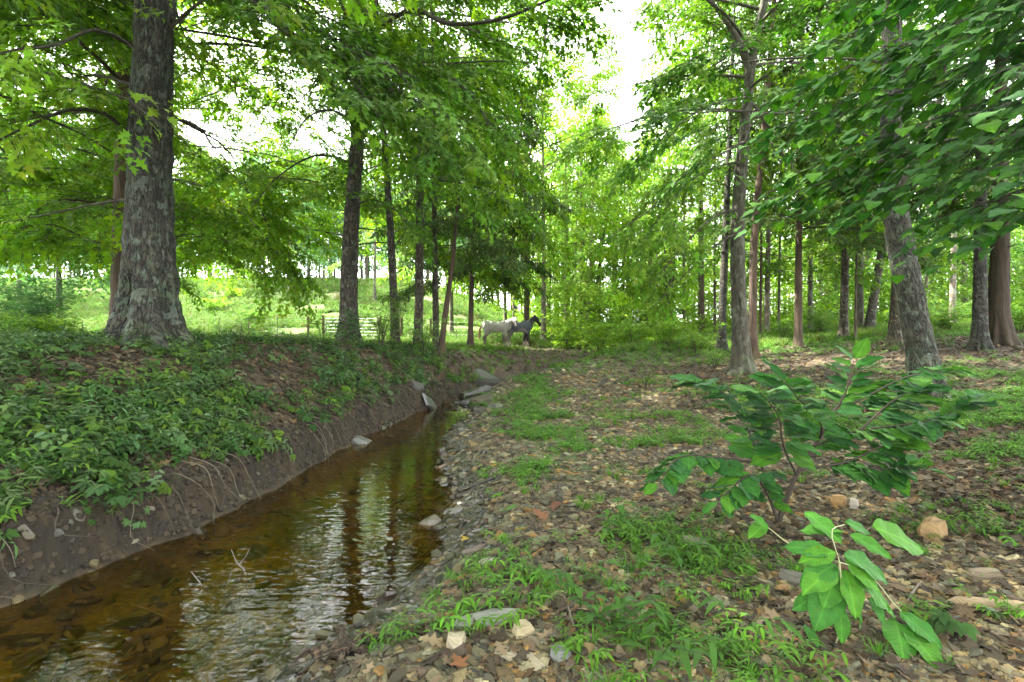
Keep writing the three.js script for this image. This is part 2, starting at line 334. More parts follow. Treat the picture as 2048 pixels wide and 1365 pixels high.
// ---------- trees ----------
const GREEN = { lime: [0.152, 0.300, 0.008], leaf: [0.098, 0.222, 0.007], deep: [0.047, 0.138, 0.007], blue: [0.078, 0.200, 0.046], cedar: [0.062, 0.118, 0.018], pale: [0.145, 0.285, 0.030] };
// the opening in the canopy over the pool, through which sky shows in its water
function opening(p, R) {
  const y = p.y + 1.79, d = -p.z; if (d < 2) return false;
  const u = CX + FOCAL * p.x / d, v = 665 + FOCAL * y / d, n = fbm(u / 60, v / 60, 17, 2);
  const main = smooth(310, 360, u) * smooth(720, 660, u) * smooth(1050, 1110, v + 60 * (n - 0.5)) * smooth(1680, 1600, v), side = smooth(-40, 20, u) * smooth(240, 200, u) * smooth(1240, 1290, v) * smooth(1600, 1500, v);
  return R() < Math.max(main, side) * (d < 14 ? 0.95 : v > 1180 ? 0.62 : 0.15);
}
// where open sky stands between two crowns, and where the picture leaves trunks bare
const GAPS = [[[-80, 1150, 1300], [0, 1165, 1296], [60, 1205, 1306], [110, 1222, 1304], [200, 1238, 1300], [260, 1232, 1296], [310, 1250, 1275]]];
const BARE = [[225, 385, -20, 690, 7.75], [672, 726, 410, 700, 12.4], [1455, 1512, 130, 740, 13.2], [1770, 1895, 440, 820, 8.4], [776, 800, 480, 690, 14], [824, 852, 480, 690, 15]];
function bareHere(p, R) {
  const d = -p.z; if (d < 1.5) return false;
  const u = CX + FOCAL * p.x / d, v = 665 - FOCAL * (p.y - EYE.y) / d;
  for (const [a, b, c, e, dd] of BARE) if (d < dd && u > a - 20 && u < b + 20 && v > c && v < e && R() < 0.9) return true;
  const g = GAPS[0]; if (v < -80 || v > 310) return false;
  for (let k = 1; k < g.length; k++) if (v <= g[k][0]) { const t = (v - g[k - 1][0]) / (g[k][0] - g[k - 1][0]), j = 34 * (fbm(v / 34, d * 0.3, 19, 3) - 0.5); return u > lerp(g[k - 1][1], g[k][1], t) + j && u < lerp(g[k - 1][2], g[k][2], t) + j && R() < 0.97; }
  return false;
}
const seen = (p, slack = 5) => p.z < 9 && Math.abs(p.x) < 1.25 * Math.abs(p.z) + slack;
function limbs(list, R, trunkAt, o) {                      // grows limbs; returns {wood: [Geo], sprays: [[pos, dir, scale]]}
  const wood = [], sprays = [];
  const along = (pts, t) => { const f = clamp(t) * (pts.length - 1), k = Math.min(pts.length - 2, Math.floor(f)); return pts[k].clone().lerp(pts[k + 1], f - k); };
  for (const L of list) {
    const g = new Geo(), pts = L.pts, n = pts.length, len = pts.reduce((s, p, k) => s + (k ? p.distanceTo(pts[k - 1]) : 0), 0);
    g.tube(pts, pts.map((_, k) => lerp(L.r, L.r * 0.22, k / (n - 1))), L.r > 0.05 ? 8 : 5, { uRep: 1, vScale: 0.7, color: o.woodTint });
    const subs = L.bare ? Math.ceil(len * 1.2) : Math.ceil(len * (o.subs ?? 2.3));
    for (let s = 0; s < subs; s++) {
      const t = lerp(L.from ?? 0.2, 1, (s + R() * 0.8) / subs), p = along(pts, t), q = along(pts, t + 0.04), d = q.sub(p).normalize(); if (d.lengthSq() < 0.5) d.copy(along(pts, 1)).sub(along(pts, 0.9)).normalize();
      const turn = (s % 2 ? 1 : -1) * (0.5 + 0.7 * R()), sl = (L.sub ?? (0.30 * len * (1.1 - 0.7 * t) + 0.45)) * (0.65 + 0.7 * R());
      d.applyAxisAngle(V(0, 1, 0), turn); d.y = d.y * 0.6 + (R() - 0.5) * 0.35 + (o.lift ?? 0); d.normalize();
      const sag = (o.droop ?? 0.25) * sl * (0.5 + R()), e = p.clone().addScaledVector(d, sl); e.y -= sag;
      const mid = p.clone().addScaledVector(d, sl * 0.5); mid.y -= sag * 0.22; mid.x += (R() - 0.5) * 0.12 * sl; mid.z += (R() - 0.5) * 0.12 * sl;
      const c = [p, mid, e], r = Math.max(0.005, lerp(L.r, L.r * 0.25, t) * 0.34);
      g.tube(curve(c, 4), [r, r * 0.8, r * 0.62, r * 0.45, r * 0.25], 4, { color: o.woodTint });
      if (L.bare) continue;
      const step = (o.step ?? 0.26), m = Math.max(2, Math.round(sl / step));
      for (let k = 0; k < m; k++) {
        const u = 0.18 + 0.82 * (k + R()) / m, a = along(c, u), dir = along(c, u + 0.1).sub(along(c, u - 0.1)).normalize();
        const yaw = (k === m - 1 ? 0.2 : 1) * (R() < 0.5 ? 1 : -1) * (0.25 + 0.8 * R()); dir.applyAxisAngle(V(0, 1, 0), yaw); dir.y -= (o.hang ?? 0.18) * (0.3 + R());
        sprays.push([a, dir.normalize(), (0.75 + 0.55 * R()) * (o.sprayScale ?? 1)]);
      }
    }
    wood.push([L, g]);
  }
  return { wood, sprays };
}
function tree(o) {
  const R = rng(o.seed ?? Math.round(o.u * 7 + o.d * 13)), d = o.d, foot = o.at ?? standing(o.u, d), H = o.H ?? 18, dia = o.dia ?? o.w * d / FOCAL;
  const t = thing(o.name ?? 'broadleaf_tree', o.label, 'tree', [foot.x, foot.y, foot.z], o.group);
  // the trunk's course, as offsets from its foot
  let course = (o.path ?? []).map(([u, v, dd]) => P(u, v, dd ?? d).sub(foot)).filter((p) => p.y > 0.3);
  course.unshift(V(0, -0.15, 0));
  const a = course.length > 1 ? course[course.length - 1] : V(), b = course.length > 1 ? course[course.length - 2] : V(), lean = o.lean ?? (course.length > 1 && a.y - b.y > 0.5 ? [(a.x - b.x) / (a.y - b.y), 0] : [0.015 * (R() - 0.5), 0.02 * (R() - 0.5)]);
  const top0 = course[course.length - 1].clone();
  for (const f of [0.34, 0.67, 1]) { const y = lerp(top0.y, H, f), w = (y - top0.y); if (w > 0.2) course.push(V(top0.x + lean[0] * w + (R() - 0.5) * 0.16 * f, y, top0.z + lean[1] * w + (R() - 0.5) * 0.3 * f)); }
  const fine = o.fine ?? 1, NR = Math.round((d < 9 ? 84 : d < 17 ? 40 : d < 30 ? 16 : 8)), NV = Math.round(d < 9 ? 200 : d < 17 ? 120 : d < 30 ? 40 : 18);
  const spine = new THREE.CatmullRomCurve3(course, false, 'centripetal'), trunkAt = (y) => { let lo = 0, hi = 1; for (let k = 0; k < 22; k++) { const m = (lo + hi) / 2; if (spine.getPoint(m).y < y) lo = m; else hi = m; } return spine.getPoint((lo + hi) / 2); };
  const radius = (y) => dia / 2 * Math.max(0.07, 1 - 0.86 * Math.pow(clamp(y / H), 1.05)) + dia * (o.flare ?? 0.34) * Math.exp(-Math.max(0, y + 0.05) / (dia * 0.75 + 0.04));
  const g = new Geo(), rep = Math.max(1, Math.round(dia * 3.14 / 0.8)), ph = R() * 6.28, lobes = 4 + Math.floor(R() * 3), sd = Math.floor(R() * 900);
  for (let k = 0; k <= NV; k++) {
    const y = lerp(-0.15, H, Math.pow(k / NV, 1.5)), c = trunkAt(y);
    for (let j = 0; j <= NR; j++) {
      const th = j / NR * Math.PI * 2, fl = Math.exp(-Math.max(0, y) / (dia * 0.95 + 0.05)), jj = j % NR;
      let r = radius(y) * (1 + 0.36 * fl * Math.sin(lobes * th + ph) * Math.sin((lobes - 2) * th + ph * 2 + 1));
      r *= 1 + 0.10 * (fbm(jj / NR * 6, y * 0.7, sd, 3, 6, 0) - 0.5);
      if (d < 17) r += (o.rough ?? 0.05) * dia * (Math.abs(2 * vnoise(jj / NR * 22 + 0.8 * Math.sin(y * 1.3), y * 3.2, sd + 5, 22, 0) - 1) - 0.4) * 0.9 + (o.rough ?? 0.05) * 0.7 * dia * (vnoise(jj / NR * 40, y * 14, sd + 8, 40, 0) - 0.5);
      if (o.scar) { const [sy, sh, sa, sw] = o.scar, q = Math.hypot((y - sy) / sh, Math.atan2(Math.sin(th - sa), Math.cos(th - sa)) / sw); r -= dia * 0.16 * smooth(1, 0.25, q); r += dia * 0.03 * smooth(0.3, 0.1, Math.abs(q - 1.1)); }
      const moss = (o.moss ?? 0.5) * fl * smooth(0.35, 0.6, fbm(jj / NR * 5, y * 2.2, sd + 11, 3, 5, 0)), tn = 0.85 + 0.3 * fbm(jj / NR * 4, y * 0.6, sd + 13, 3, 4, 0);
      const w = o.tint ?? [1, 1, 1];
      g.vert(c.x + Math.cos(th) * r, y, c.z + Math.sin(th) * r, j / NR * rep, y / 1.6, [w[0] * tn * lerp(1, 0.85, moss), w[1] * tn * lerp(1, 1.25, moss), w[2] * tn * lerp(1, 0.5, moss)]);
    }
  }
  for (let k = 0; k < NV; k++) for (let j = 0; j < NR; j++) { const p = k * (NR + 1) + j; g.quad(p, p + NR + 1, p + NR + 2, p + 1); }
  put('trunk', g.make(), BARK[o.bark ?? 'grey'], t);
  // limbs: those seen in the picture first, then grown ones
  const list = [];
  for (const q of o.limbs ?? []) {
    const pts = q.px.map(([u, v, dd]) => P(u, v, dd).sub(foot));
    if (q.join !== false) { const j = trunkAt(Math.max(0.5, pts[0].y - 0.15)); if (j.distanceTo(pts[0]) > 0.06) pts.unshift(j); }
    list.push({ ...q, pts: curve(pts, Math.max(7, pts.length * 4)), r: q.r ?? 0.05 });
  }
  const cb = o.cb ?? 4.5, nL = o.n ?? 16, Rm = o.R ?? 3.8;
  for (let k = 0; k < nL; k++) {
    const f = (k + R() * 0.8) / nL, y = lerp(cb, H - 0.4, Math.pow(f, o.even ?? 0.95)), az = k * 2.39996 + R() * 0.9 + (o.spin ?? 0), prof = Math.sqrt(Math.max(0.06, 1 - Math.pow(Math.abs(f - 0.30) / 0.78, 2)));
    let len = Rm * prof * (0.75 + 0.5 * R());
    const el = lerp(o.el0 ?? 0.12, o.el1 ?? 1.0, f) + (R() - 0.5) * 0.3, c = trunkAt(y), pts = [];
    if (o.bias) len *= 1 + o.bias[2] * Math.cos(az - Math.atan2(o.bias[1], o.bias[0]));
    for (let s = 0; s <= 7; s++) { const u = s / 7; pts.push(V(c.x + Math.cos(az + 0.25 * u * (R() - 0.5)) * len * u * Math.cos(el), y + len * (Math.sin(el) * u - (o.sag ?? 0.30) * u * u * (1 - 0.6 * f)), c.z + Math.sin(az) * len * u * Math.cos(el))); }
    list.push({ pts, r: clamp(dia * 0.11 * prof, 0.010, 0.05) * (o.limbR ?? 1), from: o.from ?? 0.30 });
  }
  for (let k = 0; k < (o.snags ?? 0); k++) {               // bare dead branches, low on the trunk
    const y = lerp(o.snagLo ?? 2, o.snagHi ?? cb, (k + R()) / o.snags), az = k * 2.4 + R() * 2, len = (0.8 + 1.5 * R()) * (o.snagL ?? 1), c = trunkAt(y);
    list.push({ bare: true, r: 0.016, pts: [0, 0.3, 0.6, 1].map((u) => V(c.x + Math.cos(az) * len * u, y + len * (0.25 * u + (o.snagUp ?? -0.2) * u * u), c.z + Math.sin(az) * len * u)) });
  }
  const { wood, sprays } = limbs(list, R, trunkAt, { ...o, woodTint: o.woodTint ?? [0.62, 0.6, 0.56] });
  const mine = [], rest = new Geo();
  for (const [L, wg] of wood) { const far = foot.clone().add(L.pts[L.pts.length - 1]); if (seen(far, 9)) mine.push(wg); }
  mine.forEach((wg) => put(d > 26 ? 'limb' : 'limb', wg.make(), BARK[o.bark === 'cedar' ? 'cedar' : 'grey'], t));
  // leaves
  const kind = SPRAY[o.leaf ?? 'star'], base = o.green ?? GREEN.leaf, M = [[], []], C = [[], []];
  let keep = sprays.filter(([p]) => seen(p.clone().add(foot), 6) && !opening(p.clone().add(foot), R) && !bareHere(p.clone().add(foot), R) && (!o.hole || !o.hole(p.clone().add(foot))));
  const most = o.most ?? 2600, p0 = keep.length > most ? most / keep.length : 1;
  let q = 0;
  for (const [p, dir, s] of keep) {
    q += p0; if (q < 1) continue; q -= 1;
    const w = R() < 0.5 ? 0 : 1, b = 0.72 + 0.6 * R(), cl = 0.75 + 0.5 * fbm(p.x * 0.8 + 50, p.y * 0.8 + p.z * 0.7, 7, 2);
    M[w].push(frame(p, dir, V((R() - 0.5) * 0.5, 1, (R() - 0.5) * 0.5), s, (R() - 0.5) * 0.7));
    C[w].push(new THREE.Color(base[0] * b * cl * (0.85 + 0.35 * R()), base[1] * b * cl, base[2] * b * cl * (0.7 + 0.7 * R())));
  }
  for (const w of [0, 1]) if (M[w].length) instanced('crown', kind[w], leafMat, M[w], C[w], t);
  t.userData.count = keep.length;
  delete t.userData.count;
  return { t, foot, trunkAt, H, n: M[0].length + M[1].length };
}
// ---------- the trees of the picture ----------
const G = GREEN;
const oak = tree({ u: 297, d: 7.6, dia: 0.64, H: 17, seed: 4, bark: 'oak', leaf: 'star', green: G.lime, flare: 0.52, moss: 0.8, rough: 0.055, name: 'oak_tree',
  tint: [0.60, 0.65, 0.62], label: 'big lichen-covered trunk with flared mossy roots on top of the creek bank', path: [[297, 560, 7.6], [298, 400, 7.6], [302, 200, 7.6], [310, 20, 7.6]],
  scar: [0.75, 0.55, 1.75, 0.28], cb: 4.8, n: 34, R: 6.2, sag: 0.36, most: 6500, bias: [-0.3, -1, 0.2],
  limbs: [
    { px: [[250, 262, 7.7], [215, 232, 7.6], [150, 218, 7.3], [60, 250, 7.0], [-40, 300, 6.8]], r: 0.045, sub: 1.25 },
    { px: [[250, 400, 8.0], [180, 410, 8.4], [90, 430, 8.8], [-20, 450, 9.0]], r: 0.03, sub: 1.35 },
    { px: [[335, 60, 7.6], [430, -10, 7.3], [520, 10, 7.2], [600, 80, 7.3]], r: 0.035, sub: 1.25 },
    { px: [[260, 90, 7.5], [190, 60, 6.9], [110, 90, 6.4], [30, 100, 6.0], [-60, 120, 5.8]], r: 0.035, sub: 1.25 },
    { px: [[262, 170, 7.8], [190, 150, 8.2], [100, 170, 8.6], [0, 160, 9]], r: 0.035, sub: 1.35 },
  ] });
tree({ u: 241, d: 11.5, dia: 0.42, H: 15, seed: 9, bark: 'cedar', leaf: 'star', green: G.leaf, label: 'dark brown trunk half hidden behind the big lichen-covered trunk', path: [[243, 520, 11.5], [247, 300, 11.5]],
  cb: 4.6, n: 32, R: 5.6, sag: 0.34, el0: 0.05, subs: 3.3, most: 7000, limbs: [
    { px: [[235, 500, 11.3], [180, 480, 10.8], [100, 450, 10.3], [20, 460, 10]], r: 0.04, sub: 1.1 },
    { px: [[235, 420, 11.2], [120, 400, 10.5], [30, 450, 10.0]], r: 0.04, sub: 1.1 },
  ] });
const drooping = tree({ u: 697, d: 12.5, dia: 0.42, H: 17, seed: 14, bark: 'oak', leaf: 'star', green: [0.070, 0.175, 0.006], flare: 0.40, tint: [0.8, 0.75, 0.68], label: 'thick dark trunk with drooping boughs, before the metal gate', path: [[698, 560, 12.5], [704, 430, 12.5], [716, 250, 12.5], [722, 100, 12.5]],
  cb: 6.0, hang: 0.03, droop: 0.08, lift: 0.06, sprayScale: 0.85, subs: 3.0, n: 34, R: 5.6, sag: 0.24, most: 8000, bias: [0.1, 1, 0.2], limbs: [
    { px: [[718, 190, 12], [700, 120, 10.5], [690, 90, 9], [740, 110, 8], [800, 150, 7.6], [870, 230, 7.4]], r: 0.05, sub: 1.25 },
    { px: [[716, 160, 12], [620, 40, 10], [600, 60, 8.5], [650, 110, 7.9], [710, 170, 7.6], [770, 250, 7.5]], r: 0.045, sub: 1.25 },
    { px: [[720, 130, 12], [560, -40, 9], [540, 40, 7.6], [600, 90, 7.4], [680, 190, 7.3]], r: 0.04, sub: 1.1 },
    { px: [[716, 200, 12], [820, 130, 10], [890, 150, 9.4], [950, 200, 9], [985, 270, 9]], r: 0.04, sub: 1.25 },
    { px: [[722, 100, 12], [820, 20, 10], [900, 48, 9], [1000, 38, 8.4], [1080, 8, 8], [1140, -20, 7.8]], r: 0.06, sub: 1.35 },
    { px: [[705, 420, 12.4], [740, 400, 12], [790, 420, 11.6], [840, 480, 11.4]], r: 0.03, sub: 1.1 },
    { px: [[703, 330, 12.4], [640, 310, 12], [560, 350, 11.6], [500, 420, 11.4]], r: 0.04, sub: 1.35 },
    { px: [[712, 260, 12.2], [660, 220, 10], [610, 240, 9], [580, 290, 8.6]], r: 0.035, sub: 1.25 },
    { px: [[712, 230, 12.2], [780, 180, 9.4], [840, 215, 8.2], [870, 290, 7.9]], r: 0.035, sub: 1.25 },
  ] });
tree({ u: 790, d: 14, dia: 0.235, H: 13, bark: 'oak', leaf: 'fine', green: G.leaf, tint: [0.8, 0.75, 0.7], label: 'slender dark trunk leaning away from the thick trunk before the gate', path: [[787, 590, 14], [780, 450, 14], [772, 330, 14]], cb: 4.6, n: 15, R: 2.8, most: 900, sag: 0.4,
  limbs: [{ px: [[786, 500, 14], [800, 480, 13.8], [812, 460, 13.6]], r: 0.03, bare: true }] });
tree({ u: 835, d: 15, dia: 0.27, H: 15, bark: 'oak', leaf: 'star', green: G.leaf, tint: [0.95, 0.85, 0.75], flare: 0.42, label: 'straight brown trunk standing second behind the slender leaning one', path: [[838, 600, 15], [839, 450, 15], [840, 300, 15]], cb: 4.8, n: 16, R: 3.2, most: 1200, sag: 0.4 });
tree({ u: 872, d: 16.4, dia: 0.215, H: 14, bark: 'oak', leaf: 'fine', green: G.lime, tint: [0.85, 0.8, 0.7], label: 'thin upright trunk close behind the slanting bare cedar stem', path: [[871, 600, 16.4], [869, 450, 16.4]], cb: 4.6, n: 14, R: 2.6, most: 800, sag: 0.4 });
tree({ u: 881, d: 15.2, dia: 0.185, H: 6.6, bark: 'cedar', leaf: 'cedar', green: G.cedar, name: 'cedar_tree', flare: 0.4, label: 'slanting bare cedar stem at the crest of the leaf-covered slope', path: [[889, 640, 15.2], [899, 570, 15.2], [905, 530, 15.2], [912, 440, 15.2]], cb: 2.9, n: 14, R: 1.6, most: 420, sag: 0.2, limbs: [{ px: [[902, 555, 15.2], [914, 548, 15.1], [924, 546, 15]], r: 0.025, bare: true }] });
tree({ u: 940, d: 21.5, dia: 0.235, H: 12.5, bark: 'cedar', leaf: 'cedar', green: G.cedar, name: 'cedar_tree', flare: 0.75, label: 'dark feathery cedar beside the pale horse', path: [[942, 620, 21.5], [945, 500, 21.5], [948, 350, 21.5]], cb: 2.9, n: 40, R: 2.9, sag: 0.32, el0: 0.15, el1: 0.7, most: 1300, sprayScale: 1.4, snags: 14, snagLo: 5.5, snagHi: 10.5, snagL: 1.7, snagUp: 0.35, step: 0.22 });
tree({ u: 1053, d: 28.3, dia: 0.33, H: 21, bark: 'cedar', leaf: 'far', green: G.lime, tint: [0.85, 0.8, 0.75], label: 'tall bright green tree rising behind the dark horse', path: [[1053, 560, 28.3], [1050, 400, 28.3], [1052, 310, 28.3], [1070, 200, 28.3]], cb: 3.6, n: 56, R: 5.6, sag: 0.2, el1: 1.0, bias: [1, 0, 0.25], most: 5200, sprayScale: 1.0, step: 0.34,
  limbs: [{ px: [[1052, 340, 28.3], [1062, 300, 28.3], [1078, 270, 28.3], [1090, 200, 28.3]], r: 0.1, from: 0.5 }, { px: [[1054, 510, 28.2], [1075, 503, 28], [1110, 520, 27.6], [1140, 540, 27]], r: 0.05 }] });
tree({ u: 302, d: 17.5, dia: 0.3, H: 15, bark: 'grey', leaf: 'star', green: G.lime, label: 'leafy crown filling the space behind the big lichen-covered trunk', cb: 4.3, n: 46, R: 7.4, sag: 0.34, hang: 0.08, droop: 0.15, subs: 3.6, most: 9000, limbs: [
  { px: [[335, 360, 16.5], [400, 372, 16], [455, 410, 15.6], [500, 440, 15.2], [545, 495, 15]], r: 0.06, sub: 1.6 }, { px: [[330, 440, 16.5], [420, 440, 15.8], [490, 460, 15.5], [535, 510, 15.2]], r: 0.05, sub: 1.6 }, { px: [[330, 300, 16.5], [440, 330, 16], [520, 420, 15.6], [560, 520, 15.4]], r: 0.05, sub: 1.6 }, { px: [[330, 480, 16.5], [390, 470, 15.6], [430, 500, 15.2]], r: 0.04, sub: 1.5 }, { px: [[280, 420, 16.5], [180, 420, 15], [90, 430, 14.5], [30, 460, 14]], r: 0.05, sub: 1.6 }] });
tree({ u: -190, d: 9.0, dia: 0.4, H: 14, bark: 'oak', leaf: 'star', green: G.lime, label: 'leafy boughs reaching in over the pale thicket beyond the bank', cb: 4.2, n: 34, R: 6.6, sag: 0.36, subs: 3.4, most: 7000 });
tree({ u: 707, d: 21, dia: 0.3, H: 16, bark: 'grey', leaf: 'far', green: G.lime, label: 'bright crown seen past both sides of the thick dark trunk', cb: 4.0, n: 40, R: 7.0, sag: 0.3, most: 4000 });
tree({ u: 268, d: 27, dia: 0.34, H: 17, bark: 'grey', leaf: 'far', green: G.lime, label: 'pale crown high behind the big lichen-covered trunk', cb: 4.6, n: 40, R: 8.5, sag: 0.25, most: 2600, sprayScale: 1.2, step: 0.32 });
tree({ u: -60, d: 21, dia: 0.34, H: 16, bark: 'grey', leaf: 'far', green: G.leaf, label: 'deep green crown over the pale thicket', cb: 4.8, n: 40, R: 7.5, sag: 0.3, most: 3000, step: 0.3 });
const forked = tree({ u: 1487, d: 13.4, dia: 0.42, H: 15, seed: 21, bark: 'grey', leaf: 'star', green: G.leaf, flare: 0.36, tint: [0.55, 0.57, 0.5], label: 'tall forked grey trunk with a dark knothole, beside the gravel flat', path: [[1478, 600, 13.4], [1476, 450, 13.4], [1484, 320, 13.4], [1497, 180, 13.4], [1502, 130, 13.4], [1516, 60, 13.3], [1530, 0, 13.2]],
  scar: [1.85, 0.22, 1.95, 0.22], cb: 6.4, n: 28, R: 5.0, sag: 0.3, most: 4500, limbs: [
    { px: [[1499, 140, 13.4], [1478, 85, 13.4], [1455, 45, 13.4], [1422, 0, 13.4], [1385, -80, 13.4]], r: 0.13, from: 0.4 },
    { px: [[1492, 285, 13.3], [1440, 310, 12.6], [1380, 340, 12], [1300, 420, 11.5], [1240, 460, 11.2]], r: 0.04, sub: 1.25 },
    { px: [[1483, 330, 13.3], [1430, 335, 12.8], [1360, 380, 12.5], [1290, 480, 12.2]], r: 0.035, sub: 1.25 },
    { px: [[1475, 420, 13.3], [1420, 440, 12.8], [1370, 490, 12.5], [1300, 570, 12.2]], r: 0.035, sub: 1.1 },
    { px: [[1474, 470, 13.3], [1420, 500, 12.9], [1360, 560, 12.6], [1300, 620, 12.3]], r: 0.03, sub: 0.7 },
    { px: [[1503, 90, 13.3], [1450, 95, 12], [1360, 130, 11.4], [1290, 180, 11]], r: 0.04, sub: 1.25 },
    { px: [[1503, 200, 13.3], [1440, 205, 12.4], [1370, 240, 11.8], [1310, 310, 11.5]], r: 0.04, sub: 1.25 },
    { px: [[1497, 290, 13.3], [1520, 275, 13], [1560, 300, 12.6], [1600, 350, 12.4]], r: 0.03, sub: 0.7 },
  ] });
tree({ u: 1444, d: 18.5, dia: 0.30, H: 15, bark: 'oak', leaf: 'star', green: G.leaf, tint: [0.65, 0.66, 0.58], label: 'dark mossy trunk close behind the forked grey trunk', path: [[1446, 600, 18.5], [1452, 450, 18.5]], cb: 5.2, n: 15, R: 3.4, most: 1000, sag: 0.35 });
tree({ u: 1508, d: 16.4, dia: 0.27, H: 16, bark: 'cedar', leaf: 'cedar', green: G.cedar, name: 'cedar_tree', label: 'reddish cedar trunk beside the forked grey trunk', path: [[1506, 600, 16.4], [1511, 450, 16.4], [1524, 300, 16.4], [1535, 180, 16.4]], cb: 6, n: 22, R: 2.2, most: 800, sprayScale: 1.3, snags: 8, snagLo: 3, snagHi: 6.5 });
tree({ u: 1597, d: 18, dia: 0.27, H: 14, bark: 'cedar', leaf: 'cedar', green: G.cedar, name: 'cedar_tree', label: 'straight red-barked cedar trunk in the middle of the leaf-strewn clearing', path: [[1597, 600, 18], [1598, 450, 18]], cb: 4.0, n: 28, R: 2.8, most: 1300, sprayScale: 1.4, snags: 14, snagLo: 2.2, snagHi: 5.4, snagL: 1.3 });
tree({ u: 1621, d: 24, dia: 0.22, H: 13, bark: 'grey', leaf: 'far', green: G.leaf, label: 'short grey trunk under leaves just behind the straight cedar', cb: 2.8, n: 16, R: 2.8, most: 700, sag: 0.3 });
tree({ u: 1687, d: 19.5, dia: 0.31, H: 14, bark: 'oak', leaf: 'star', green: G.leaf, flare: 0.42, label: 'broad-footed trunk beside a pole-thin sapling', path: [[1689, 600, 19.5], [1692, 480, 19.5]], cb: 3.4, n: 18, R: 3.4, most: 1400, sag: 0.35, tint: [0.9, 0.8, 0.7] });
tree({ u: 1711, d: 19, dia: 0.10, H: 9, bark: 'grey', leaf: 'star', green: G.lime, label: 'pole-thin sapling between the broad-footed trunk and a grey one', cb: 3.2, n: 12, R: 1.8, most: 420, tint: [0.75, 0.65, 0.5] });
tree({ u: 1721, d: 23.5, dia: 0.27, H: 15, bark: 'grey', leaf: 'far', green: G.deep, label: 'plain grey trunk touching a dark slanting one', cb: 4.2, n: 14, R: 3, most: 600 });
tree({ u: 1737, d: 23, dia: 0.38, H: 14, bark: 'oak', leaf: 'far', green: G.deep, tint: [0.75, 0.7, 0.62], label: 'dark trunk slanting away from the plain grey one', path: [[1743, 630, 23], [1751, 580, 23], [1764, 500, 23]], cb: 4.2, n: 16, R: 3, most: 800 });
tree({ u: 1788, d: 16.6, dia: 0.30, H: 13, bark: 'oak', leaf: 'star', green: G.deep, tint: [1.0, 0.9, 0.75], label: 'yellowish trunk half hidden by the leaning lichen-spotted trunk', path: [[1796, 600, 16.6], [1800, 500, 16.6]], cb: 4.2, n: 16, R: 3.2, most: 1000 });
tree({ u: 1779, d: 17.2, dia: 0.16, H: 12, bark: 'grey', leaf: 'far', green: G.deep, tint: [0.5, 0.48, 0.42], label: 'thin dark stem pressed against the yellowish trunk', path: [[1786, 600, 17.2], [1792, 500, 17.2]], cb: 4.4, n: 10, R: 2, most: 300 });
const leaning = tree({ u: 1862, d: 8.6, dia: 0.44, H: 13, seed: 33, bark: 'oak', leaf: 'star', green: G.deep, flare: 0.22, tint: [0.62, 0.67, 0.6], label: 'leaning trunk spotted with pale lichen, behind the broad-leaved shrub', path: [[1842, 700, 8.6], [1822, 600, 8.6], [1797, 460, 8.6], [1780, 340, 8.6], [1784, 200, 8.6], [1784, 60, 8.6]],
  limbR: 0.5, el0: 0.3, cb: 3.8, n: 24, R: 4.6, sag: 0.3, most: 3600, limbs: [{ px: [[1795, 412, 8.45], [1806, 370, 8.3], [1832, 300, 8.1], [1868, 225, 8.0], [1890, 140, 7.9], [1862, 30, 7.8], [1850, -80, 7.7]], r: 0.045, from: 0.5, sub: 0.7 }] });
tree({ u: 1961, d: 14, dia: 0.33, H: 14, bark: 'oak', leaf: 'star', green: G.deep, tint: [0.5, 0.5, 0.48], label: 'dark grey trunk standing in front of a thick shaggy cedar', path: [[1961, 600, 14], [1962, 470, 14]], cb: 3.6, n: 18, R: 3.6, most: 1500 });
tree({ u: 2001, d: 14.8, dia: 0.50, H: 14, bark: 'cedar', leaf: 'cedar', green: G.cedar, name: 'cedar_tree', tint: [0.50, 0.50, 0.45], label: 'thick shaggy orange-brown cedar trunk at the edge of the clearing', path: [[1999, 600, 14.8], [2001, 470, 14.8]], cb: 3.6, n: 26, R: 3.4, most: 1400, sprayScale: 1.4, snags: 12, snagLo: 2.6, snagHi: 5, limbs: [{ px: [[1990, 480, 14.8], [1975, 440, 14.7], [1968, 400, 14.6]], r: 0.07, bare: true }, { px: [[2012, 470, 14.8], [2030, 445, 14.7], [2060, 430, 14.6]], r: 0.06, bare: true }] });
